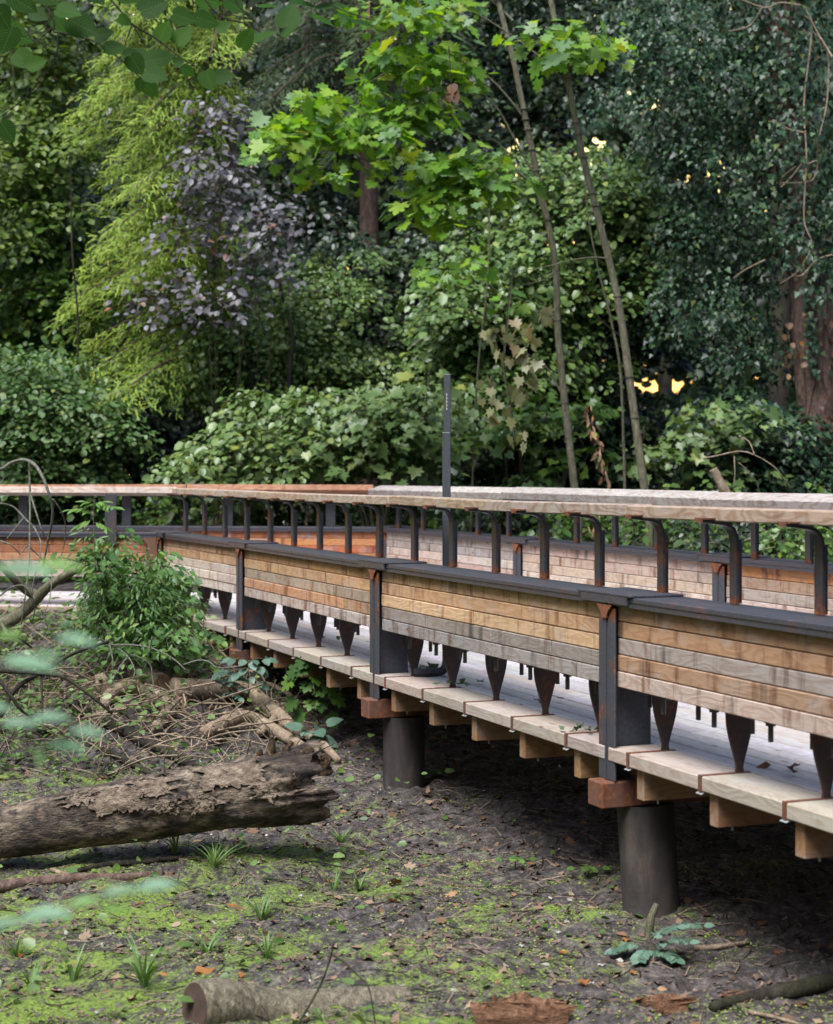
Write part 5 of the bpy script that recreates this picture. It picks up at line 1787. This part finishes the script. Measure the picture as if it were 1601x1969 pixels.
L_SPROUT = leaf_mat('sprout_leaf', [(0, (.14, .28, .06)), (.6, (.2, .36, .08)), (1, (.26, .44, .1))], .4, k=0.80)
L_BLUE = leaf_mat('bluegreen_leaf', [(0, (.10, .19, .13)), (.6, (.17, .28, .20)), (1, (.24, .36, .27))], .15, rough=.35, k=0.65)
d = 12.2
compound('fresh sprout topping the green bush, in front of the red planks', P(180, 1090, d), [P(182, 1090, d), P(180, 1030, d), P(179, 985, d), P(181, 965, d)],
         [(P(180, 985, d), P(135, 980, d)), (P(180, 982, d), P(222, 975, d - .1)), (P(181, 972, d), P(165, 965, d)), (P(181, 970, d), P(195, 965, d)), (P(179, 1000, d), P(150, 1010, d)), (P(180, 1005, d), P(200, 1012, d))], L_SPROUT, .085, droop=.6)
d = 12.6
compound('teal-topped sapling below the deck edge left of the bridge pile', P(475, 1345, d), [G(478, 1345), P(476, 1300, d), P(478, 1270, d)],
         [(P(478, 1272, d), P(445, 1268, d)), (P(478, 1272, d), P(512, 1268, d)), (P(478, 1270, d), P(500, 1285, d)), (P(477, 1285, d), P(455, 1295, d)), (P(476, 1300, d), P(500, 1312, d))], L_BLUE, .09, kind='ovate', n=2, droop=.6)
compound('bushy sprigs hanging beside the deck edge right of the green bush', P(410, 1330, 12.9), [G(405, 1345), P(400, 1300, 12.9), P(398, 1215, 12.9)],
         [(P(400, y, 12.9), P(400 + sx, y + 14, 12.8)) for y, sx in ((1212, -22), (1220, 26), (1240, -20), (1250, 28), (1265, -25), (1275, 22), (1295, -25), (1305, 24), (1320, -20), (1325, 20))], L_BUSH, .07, kind='ovate', n=3)
compound('low leafy sprout in the dark under the deck, left of the young maple', P(440, 1340, 12.7), [G(440, 1350), P(438, 1325, 12.7), P(436, 1290, 12.7)],
         [(P(437, y, 12.7), P(437 + sx, y + 12, 12.6)) for y, sx in ((1288, -22), (1292, 26), (1305, -20), (1312, 28), (1325, -22), (1330, 22))], L_BLUE, .06, kind='ovate', n=3)
d = 12.0
compound('young maple with large leaves in the shade under the deck edge', P(608, 1380, d), [G(612, 1388), P(606, 1340, d), P(598, 1300, d), P(590, 1268, d)],
         [(P(590, 1270, d), P(570, 1285, d)), (P(590, 1268, d), P(612, 1275, d)), (P(592, 1280, d), P(560, 1305, d)), (P(598, 1300, d), P(625, 1318, d)), (P(600, 1310, d), P(565, 1345, d)), (P(603, 1325, d), P(640, 1340, d)), (P(606, 1345, d), P(580, 1370, d)), (P(606, 1345, d), P(632, 1375, d))],
         leaf_mat('shade_maple_leaf', [(0, (.05, .12, .03)), (.6, (.10, .21, .04)), (1, (.18, .32, .05))], .35), .12, kind='maple_fine', n=1)
d = G(600, 1440).y
compound('pair of large pale bluish leaves beside the broken end of the fallen trunk', P(600, 1440, d), [P(610, 1470, d), P(605, 1435, d), P(600, 1410, d)],
         [(P(600, 1412, d), P(578, 1400, d)), (P(602, 1410, d), P(628, 1392, d)), (P(602, 1415, d), P(622, 1420, d))], L_BLUE, .12, kind='heart', n=1)
compound('small-leaved seedling right of the broken end of the fallen trunk', P(650, 1490, d), [G(655, 1500), P(652, 1480, d), P(648, 1440, d)],
         [(P(650, y, d), P(650 + sx, y + 5, d)) for y, sx in ((1440, -20), (1442, 22), (1452, 34), (1458, -22), (1468, 40), (1474, -18), (1480, 26))], leaf_mat('seedling_leaf', [(0, (.09, .19, .07)), (1, (.16, .28, .12))], .25), .055, kind='ovate', n=2)
g = G(1250, 1845)
compound('blue-green fern-like plant at the foot of the nearest bridge pile', g, [g, g + Vector((0, 0, .05)), g + Vector((0, 0, .1))],
         [(P(1235, 1812, g.y), P(1352, 1781, g.y - .05)), (P(1240, 1810, g.y), P(1312, 1782, g.y + .05)), (P(1250, 1825, g.y), P(1325, 1812, g.y - .1)), (P(1235, 1818, g.y), P(1180, 1828, g.y)), (P(1250, 1830, g.y), P(1225, 1845, g.y - .1)), (P(1255, 1830, g.y), P(1300, 1845, g.y - .1))],
         L_BLUE, .048, kind='ovate', n=7, droop=.25)

L_GRASS = leaf_mat('grass_blade', [(0, (.10, .19, .05)), (.5, (.17, .29, .09)), (1, (.30, .40, .20))], .35, k=0.90)


def tuft(label, px, py, h, n, spread=.5):
    c = G(px, py); k = FPX / c.y; H = h / k
    root = empty('grass_tuft', c)
    tag(root, label, 'grass', 'grass tufts on the mud')
    if n > 40: n = 40
    for _ in range(int(n * 1.4)):
        a = RS.uniform(0, 2 * math.pi); l = H * RS.uniform(.6, 1.35); sp = RS.uniform(.1, spread) * l * 1.9
        w = .0058 * RS.uniform(.7, 1.3)
        pts = []
        for i in range(6):
            q = i / 5
            pts.append(Vector((math.cos(a) * sp * q ** 1.8, math.sin(a) * sp * q ** 1.8, l * (q - .28 * spread * q ** 3))) + c + Vector((math.cos(a) * .01, math.sin(a) * .01, -.01)))
        side = Vector((-math.sin(a), math.cos(a), 0))
        if abs(side.x) < .4: side = (side + Vector((.7, 0, 0))).normalized()
        V = []; F = []
        for i, p in enumerate(pts):
            ww = w * (1 - (i / 5) ** 2 * .9)
            V += [p - side * ww, p + Vector((0, 0, -.0015)), p + side * ww]
        for i in range(5):
            F += [(i * 3, i * 3 + 1, i * 3 + 4, i * 3 + 3), (i * 3 + 1, i * 3 + 2, i * 3 + 5, i * 3 + 4)]
        me = mesh_from('blade', V, F, L_GRASS)
        place('blade', me, root)


for lb, x, y, h, n, s_ in (('tall grass tuft standing in front of the fallen trunk', 336, 1642, 75, 7, .9), ('bushy grass tuft in front of the fallen trunk, right of the tall one', 412, 1668, 52, 22, .9),
                           ('large grass tuft with arching pale blades left of the short sawn log', 275, 1895, 85, 22, .6), ('yellow-green grass tuft at the lower left, left of the large one', 140, 1888, 70, 14, .4),
                           ('grass tuft in the moss above the short sawn log', 512, 1842, 55, 12, .5), ('arching grass tuft left of the one above the sawn log', 398, 1835, 55, 12, .9),
                           ('dense grass tuft in the middle of the moss', 503, 1770, 50, 26, .6), ('small tuft at the left edge below the blurred leaves', 30, 1840, 45, 14, .5),
                           ('sparse tuft right of the trunk end, middle of the mud', 655, 1620, 30, 16, .5), ('upright tuft in the mud right of the fallen trunk', 642, 1712, 42, 9, .4),
                           ('broad-bladed green tuft on the mud right of centre left', 690, 1710, 38, 10, .7), ('long bent blade tuft between brush and fallen trunk', 388, 1480, 28, 6, 1.2),
                           ('second bent tuft just behind the fallen trunk', 445, 1470, 34, 5, 1.3), ('tiny tuft at the bottom edge before the reddish slab', 1000, 1968, 26, 8, .6), ('low tuft beside the front of the sawn log', 620, 1962, 24, 8, .6), ('wispy tuft at the left edge of the moss', 60, 1900, 60, 8, .7)):
    tuft(lb, x, y, h, n, s_)

# ---- litter
def scatter(name, label, kind, mat, n, region, size, lift=.004, flat=.35, cat=None, dens=None, smooth=False):
    x = RS.uniform(region[0], region[1], n); y = RS.uniform(region[2], region[3], n)
    if dens is not None:
        k = dens(x, y) > RS.rand(n); x, y = x[k], y[k]
    n = len(x)
    z = gz(x, y) + lift * (RS.rand(n) + .2 if lift > .02 else 1)
    T = np.stack([RS.normal(0, 1, n), RS.normal(0, 1, n), RS.normal(0, .15, n)], 1)
    N = np.stack([RS.normal(0, flat, n), RS.normal(0, flat, n) - .1, np.ones(n)], 1)
    sz = RS.uniform(size[0], size[1], n)
    o = place(name, leaves_mesh(name, kind, np.stack([x, y, z], 1), T, N, sz, mat, smooth=smooth))
    tag(o, label, cat or name.replace('_', ' '), kind='stuff')
    return o


left = lambda x, y: np.clip(ss(-.9, -2.0, x) * ss(10.0, 11.0, y) + .10, 0, 1)
L_PALEL = leaf_mat('pale_dry_leaf', [(0, (.30, .27, .24)), (.5, (.40, .37, .33)), (.8, (.22, .26, .20)), (1, (.5, .46, .4))], .1, rough=.6, tcol=(1, .9, .8), k=1.00)
L_DUFF = leaf_mat('dark_leaf_litter', [(0, (.05, .03, .024)), (.5, (.11, .07, .05)), (.85, (.17, .11, .08)), (1, (.26, .17, .11))], .05, rough=.85, tcol=(1, .8, .6), k=1.10)
scatter('leaf_litter', 'brown fallen leaves strewn thickly over the mud', 'litter', L_DUFF, 14000, (-4, 3.4, 5.8, 16), (.018, .055), dens=lambda x, y: .35 + .65 * (vnoise(x * 1.9, y * 1.9, 61) > 0))
scatter('leaf_litter', 'brown maple leaves strewn over the pond bed', 'maple_fine', L_BRN, 500, (-4, 3.2, 5.8, 15), (.03, .075), flat=.6)
scatter('leaf_litter', 'brighter dry leaves strewn over the pond bed', 'ovate', L_BRN, 900, (-4, 3.2, 5.8, 15), (.025, .06))
scatter('leaf_litter', 'small pale dry leaf flakes on the mud', 'litter', L_PALEL, 900, (-3.5, 3.2, 5.8, 14), (.014, .04))
scatter('seedlings', 'small round-leaved green seedlings over the left bank', 'ovate', L_MID, 15000, (-5, 1.0, 6.0, 16), (.02, .055), .03, .5, 'plants', lambda x, y: left(x, y) * (vnoise(x * 3, y * 3, 31) > -.35))
scatter('seedlings', 'pale green ground leaves between the brush and the log', 'ovate', L_PALE, 14000, (-5, .2, 6.0, 16), (.03, .075), .2, .5, 'plants', lambda x, y: left(x, y) ** 1.3 * (vnoise(x * 2, y * 2, 33) > -.2))
scatter('ground_cover', 'knee-high green ground cover on the bank behind the footbridge', 'ovate', L_MID, 16000, (-11, 8, 15, 28), (.06, .12), .3, .5, 'plants', lambda x, y: (far_side(x, y) > .9) * 1.0)
M_MOSS = leaf_mat('moss_tip', [(0, (.13, .2, .03)), (.5, (.26, .36, .06)), (1, (.40, .50, .11))], .3, rough=.8, k=0.90)
def mossd(x, y):
    return np.clip((vnoise(x * 2.3, y * 2.3, 41) + .6 * vnoise(x * 7, y * 7, 42) + .42 - .9 * ss(8.4, 10.0, y) - .5 * ss(0.3, 1.6, x) + .5 * ss(.3, .0, np.abs(x - .9)) * ss(7.0, 6.5, y)) * 1.6, 0, .9)
scatter('moss_tufts', 'bright green moss and duckweed scraps over the mud', 'scrap', M_MOSS, 90000, (-3.2, 2.4, 5.9, 10.5), (.006, .018), .002, .5, 'moss', mossd)
M_CLOD = simple_mat('mud_clod', (.10, .08, .07), .7, .5, 60)
ph = [(1, 0, 0), (-1, 0, 0), (0, 1, 0), (0, -1, 0), (0, 0, 1), (0, 0, -.4)]
tmpl('clod', [(x * .5 + .1, y * .4, z * .35) for x, y, z in ph], [(0, 2, 4), (2, 1, 4), (1, 3, 4), (3, 0, 4)])
scatter('mud_clods', 'lumps of dark mud and pebbles', 'clod', M_CLOD, 13000, (-3.5, 3.2, 5.8, 12), (.01, .04), 0, .3, 'mud')


def twig_litter():
    mb = MB()
    for _ in range(2600):
        x = RS.uniform(-4, 3.2); y = RS.uniform(5.8, 15)
        pile = ss(-.4, -1.0, x) * ss(9.8, 11.0, y)
        L = RS.uniform(.04, .22) * (1 + pile); a = RS.uniform(0, math.pi)
        r = RS.uniform(.0012, .0035) * (1 + .5 * pile)
        dx, dy = math.cos(a) * L, math.sin(a) * L
        e = (x + dx, y + dy); m = (x + dx / 2 + RS.normal(0, .02), y + dy / 2)
        up = pile * RS.uniform(0, .22)
        mb.tube([(x, y, gz1(x, y) + r), (m[0], m[1], gz1(*m) + r + .01 + up * .5), (e[0], e[1], gz1(*e) + r + up)], [r, r, r * .6], 3, False)
    return mb


tag(place('twig_litter', twig_litter().mesh('twig_litter', BARK_P)), 'thin pale twigs strewn over mud and brush', 'twigs', kind='stuff')
mb = twig_litter()
tag(place('twig_litter', mb.mesh('twig_litter', BARK_D)), 'thin dark twigs strewn over mud and brush', 'twigs', kind='stuff')
# heap of brush
mb = MB()
for _ in range(380):
    px, py = RS.uniform(-40, 640), RS.uniform(1290, 1500)
    if py > 1290 + 230 * (1 - abs(px - 250) / 500): continue
    c = G(px, py); L = RS.uniform(.15, .6); a = RS.uniform(0, 2 * math.pi); r = RS.uniform(.002, .008)
    e = c + Vector((math.cos(a) * L, math.sin(a) * L * .5, RS.uniform(0, .22)))
    m = (c + e) / 2 + Vector((0, 0, RS.uniform(0, .08)))
    mb.tube(spline([c + Vector((0, 0, .02)), m, e], 3), r, 4, False)
tag(place('brush_heap', mb.mesh('brush_heap', BARK_P)), 'tangle of thin broken branches heaped before the bridge bend', 'brush', kind='stuff')

for lb, x, y, s_ in (('orange-brown curled leaf just behind the cut face of the sawn log', 372, 1876, .12), ('second rusty leaf right behind the sawn log', 455, 1880, .06), ('orange leaf on the moss above the middle of the picture bottom', 437, 1747, .06),
                     ('orange leaf lying on the mud right of the fallen trunk', 626, 1698, .05), ('orange leaf under the blurred leaf at the left', 192, 1714, .04), ('pale yellow leaf in front of the nearest pile', 1210, 1876, .045),
                     ('orange leaf before the blue-green plant by the pile', 1075, 1838, .055), ('orange leaf at the left edge of the moss', 30, 1843, .05), ('rust leaf below the left one at the bottom edge', 12, 1906, .06), ('orange leaf beside the reddish slab', 1110, 1896, .07),
                     ('orange leaf between the reddish slab and the small chunk', 1195, 1812, .05), ('brown leaf in the dark near the right edge of the mud', 1488, 1838, .045), ('orange leaf at the far edge of the mud under the deck', 1015, 1665, .04)):
    c = G(x, y, .012)
    o = place('fallen_leaf', leaves_mesh('fallen_leaf', 'litter', np.array([[0., 0, 0]]), np.array([[1., RS.uniform(-.5, .5), 0]]), np.array([[RS.uniform(-.3, .3), -.5, 1.]]), [s_ * .75], L_ORG, np.array([RS.rand()])), None, Matrix.Translation(c))
    tag(o, lb, 'leaf', 'fallen leaves on the mud')

# leaf clusters lying on the deck
L_DK = leaf_mat('withered_green_leaf', [(0, (.05, .08, .04)), (.6, (.12, .19, .09)), (1, (.25, .28, .16))], .15)
for lb, x, y, n, s_ in (('withered green leaves on the deck edge right of the pole foot', 876, 1322, 9, .06), ('dark leaf scraps on the deck around the pole foot', 828, 1290, 7, .07), ('withered leaves on the deck left of the nearest post', 1130, 1412, 8, .05),
                        ('small green leaf scrap on the deck beyond the hanger plates', 1045, 1352, 5, .05), ('curled brown leaf on the deck near the right edge', 1528, 1490, 3, .07), ('dark leaf crumbs on the deck at the third bay', 620, 1233, 4, .06)):
    dz = (y - 910); dd_ = CAMZ * FPX / dz
    c = np.array([(x - 800) * dd_ / FPX, dd_, .012])
    root = empty('deck_leaves', tuple(c)); tag(root, lb, 'leaves', 'leaves lying on the deck')
    q = c + np.stack([RS.normal(0, .06, n), RS.normal(0, .07, n), RS.uniform(0, .02, n)], 1)
    leaf_objects('litter', q, RS.normal(0, 1, (n, 3)) * np.array([1, 1, .2]), RS.normal(0, .5, (n, 3)) + np.array([0, 0, 1]), np.full(n, s_), L_BRN if 'brown' in lb else L_DK, root)

# ---- overhanging lime branch, top left, close to the camera
fg = empty('lime_branch', P(200, -60, 4.6))
tag(fg, 'overhanging lime branch with round toothed leaves across the top left corner', 'branch')
FL = [(45, 8, 62, .3), (5, 35, 50, 1), (32, 68, 66, .2), (12, 78, 60, 2), (48, 116, 52, .5), (70, 120, 44, -.5), (115, 48, 40, .8), (160, 52, 66, .3), (200, 66, 42, -.4), (222, 92, 44, -.3), (255, 105, 36, -.3), (272, 116, 58, .2), (308, 112, 58, -.4), (262, 126, 46, .9),
      (300, 145, 50, .2), (290, 172, 40, .7), (268, 165, 28, 1.8), (296, 12, 62, -.6), (315, 58, 46, -1.2), (355, 34, 50, .1), (352, 66, 48, -1.0), (398, 40, 50, .1), (430, 50, 34, -.6), (474, 72, 48, -1.1), (400, 155, 44, 1.2), (432, 147, 44, -.2), (362, 138, 30, .4),
      (14, 255, 46, .9), (508, 68, 56, -.7), (518, 12, 44, -.2), (556, 28, 58, -1.4), (585, 8, 56, 0), (640, 12, 66, -.2), (700, 46, 50, .1), (622, 40, 48, .2), (728, 72, 34, -.6), (345, 118, 26, -.5), (132, 22, 52, .1), (90, -5, 54, .4), (402, 2, 50, 0), (452, 12, 44, .4),
      (560, 55, 46, -.9), (668, 34, 40, .1), (10, -8, 60, 0), (180, -10, 60, .6), (245, -8, 50, .2), (350, -15, 60, 0), (470, -20, 60, .2), (740, -15, 50, 0), (610, -20, 70, 0), (75, 30, 40, .3), (240, 40, 30, .3)]
Pn, T, N, sz = [], [], [], []
for x, y, s_, a in FL:
    d = 7.0 + RS.uniform(-.25, .35)
    if x > 480: d += .5
    c = P(x, y, d); s2 = s_ * .98 * d / FPX
    t_ = Vector((math.cos(-a), RS.uniform(-.3, .3), math.sin(-a) - .15)).normalized()
    nr = Vector((RS.uniform(-.3, .3), RS.choice([-1.1, -1.4, -.8]), .45 if x < 480 else .95))
    if x > 480: nr = Vector((RS.uniform(-.3, .3), -.45, .9))
    Pn.append(tuple(c - t_ * s2 * .5)); T.append(tuple(t_)); N.append(tuple(nr)); sz.append(s2)
leaf_objects('heart', np.array(Pn), np.array(T), np.array(N), np.array(sz), L_FG, fg)
for w, ln in ((.005, [(60, -30), (100, 34), (102, 60), (110, 62), (140, 68), (190, 84), (235, 118), (272, 152)]), (.005, [(185, -30), (230, 20), (255, 48), (300, 75), (345, 110), (400, 142)]), (.004, [(110, 62), (108, 100), (90, 135), (50, 185), (0, 225)]),
              (.003, [(102, 30), (80, 55), (50, 68), (0, 75)]), (.003, [(100, 52), (70, 80), (45, 90)]), (.004, [(230, 20), (245, 45), (255, 48)]), (.003, [(252, 50), (238, 90)]), (.004, [(380, -20), (420, 30), (470, 45), (500, 62)]), (.004, [(440, -20), (465, 20), (500, 50)]),
              (.003, [(255, 48), (270, 75), (278, 90)]), (.003, [(590, -20), (625, 5), (680, 28), (722, 40)]), (.003, [(190, 0), (170, 15), (160, 30)]), (.003, [(50, 60), (62, 75), (98, 90)])):
    sp = spline([P(x, y, 7.05) for x, y in ln], 6); mb = MB(); mb.tube(sp, lerp_list([w, w * .6], len(sp)), 5)
    place('twig', mb.mesh('twig', BARK_D), fg)

# ---- blurred leaves very close to the lens at the left
for lb, items in (('blurred blue-green leaf pair at the left edge in front of the lower handrail', [(50, 1098, 130, 0), (118, 1086, 100, .05), (5, 1096, 80, 0)]),
                  ('blurred pale leaf group at the left edge over the brush', [(60, 1272, 120, .1), (20, 1222, 60, 0), (150, 1228, 90, .1), (0, 1355, 60, .2), (95, 1252, 60, .3)]),
                  ('blurred green and teal leaves just above the fallen trunk', [(40, 1392, 80, 0), (100, 1385, 90, -.1), (170, 1405, 80, .1), (130, 1432, 90, .1), (85, 1440, 40, 1.0)]),
                  ('long blurred blue-green frond below the fallen trunk', [(20, 1788, 90, -.3), (95, 1765, 110, -.15), (165, 1742, 70, -.2), (235, 1728, 90, -.3), (305, 1712, 90, -.15), (225, 1745, 60, .2)])):
    d = 2.1
    root = empty('near_leaves', P(items[0][0] - 80, items[0][1], d)); tag(root, lb, 'leaves')
    Pn, T, N, sz = [], [], [], []
    for x, y, s_, a in items:
        dd_ = d + RS.uniform(-.1, .12)
        s2 = s_ * dd_ / FPX * .95
        t_ = Vector((math.cos(a), RS.uniform(-.2, .2), -math.sin(a) - .0))
        Pn.append(tuple(P(x - s_ * .5, y, dd_))); T.append(tuple(t_)); N.append((RS.uniform(-.15, .15), -.42, 1)); sz.append(s2)
    leaf_objects('slimleaf', np.array(Pn), np.array(T), np.array(N), np.array(sz), L_TEAL, root)
    mb = MB(); mb.tube(spline([P(x - s_ * .55, y + 3, d + .03) for x, y, s_, a in sorted(items)], 4), .0012, 5)
    place('stalk', mb.mesh('stalk', BARK_G), root)

# ---- thin understorey stems standing out against the shrubs
for lb, d, w, ln in (('dark leaning stem in front of the shrub below the purple bush', 20.6, .035, [(560, 960), (556, 740), (562, 650), (540, 560), (518, 450), (505, 340)]),
                     ('second dark stem, left of the first, under the purple bush', 20.8, .03, [(500, 960), (488, 760), (470, 680), (452, 600), (440, 480)]),
                     ('thin pale stem between the two maple stems', 17.5, .016, [(1205, 960), (1195, 760), (1175, 620), (1150, 520), (1128, 400), (1120, 260)]),
                     ('thin grey stem rising behind the bright maple leaves', 18.5, .014, [(900, 960), (915, 760), (935, 560), (940, 440), (938, 330)]),
                     ('thin grey stem at the left, in front of the dark hazel', 21.0, .02, [(120, 960), (140, 800), (150, 640), (138, 480), (135, 330)])):
    r_ = [P(x, y, d) for x, y in ln]
    r_[0].z = gz1(r_[0].x, r_[0].y) - .1
    t_ = trunk('sapling', lb, r_, w, w * .4, BARK_D if 'dark' in lb else BARK_G, 'thin stems among the shrubs', n=7)

# sprigs standing on the mud and bark crumbs round the log
for lb, x, y, n in (('broad-leaved green sprig on the mud below the middle of the deck', 990, 1672, 3), ('tiny pale sprout on the dark mud left of the nearest pile', 1130, 1690, 3), ('flat green plant under the deck edge near the second pile', 835, 1500, 4)):
    g = G(x, y)
    compound(lb, g, [g, g + Vector((0, 0, .03)), g + Vector((0, 0, .06))], [(g + Vector((0, 0, .05)), g + Vector((math.cos(a) * .07, math.sin(a) * .05, .055))) for a in np.linspace(0, 5, n + 1)], L_SPROUT if 'pale' in lb else L_BUSH, .045, kind='ovate', n=1, droop=.2)
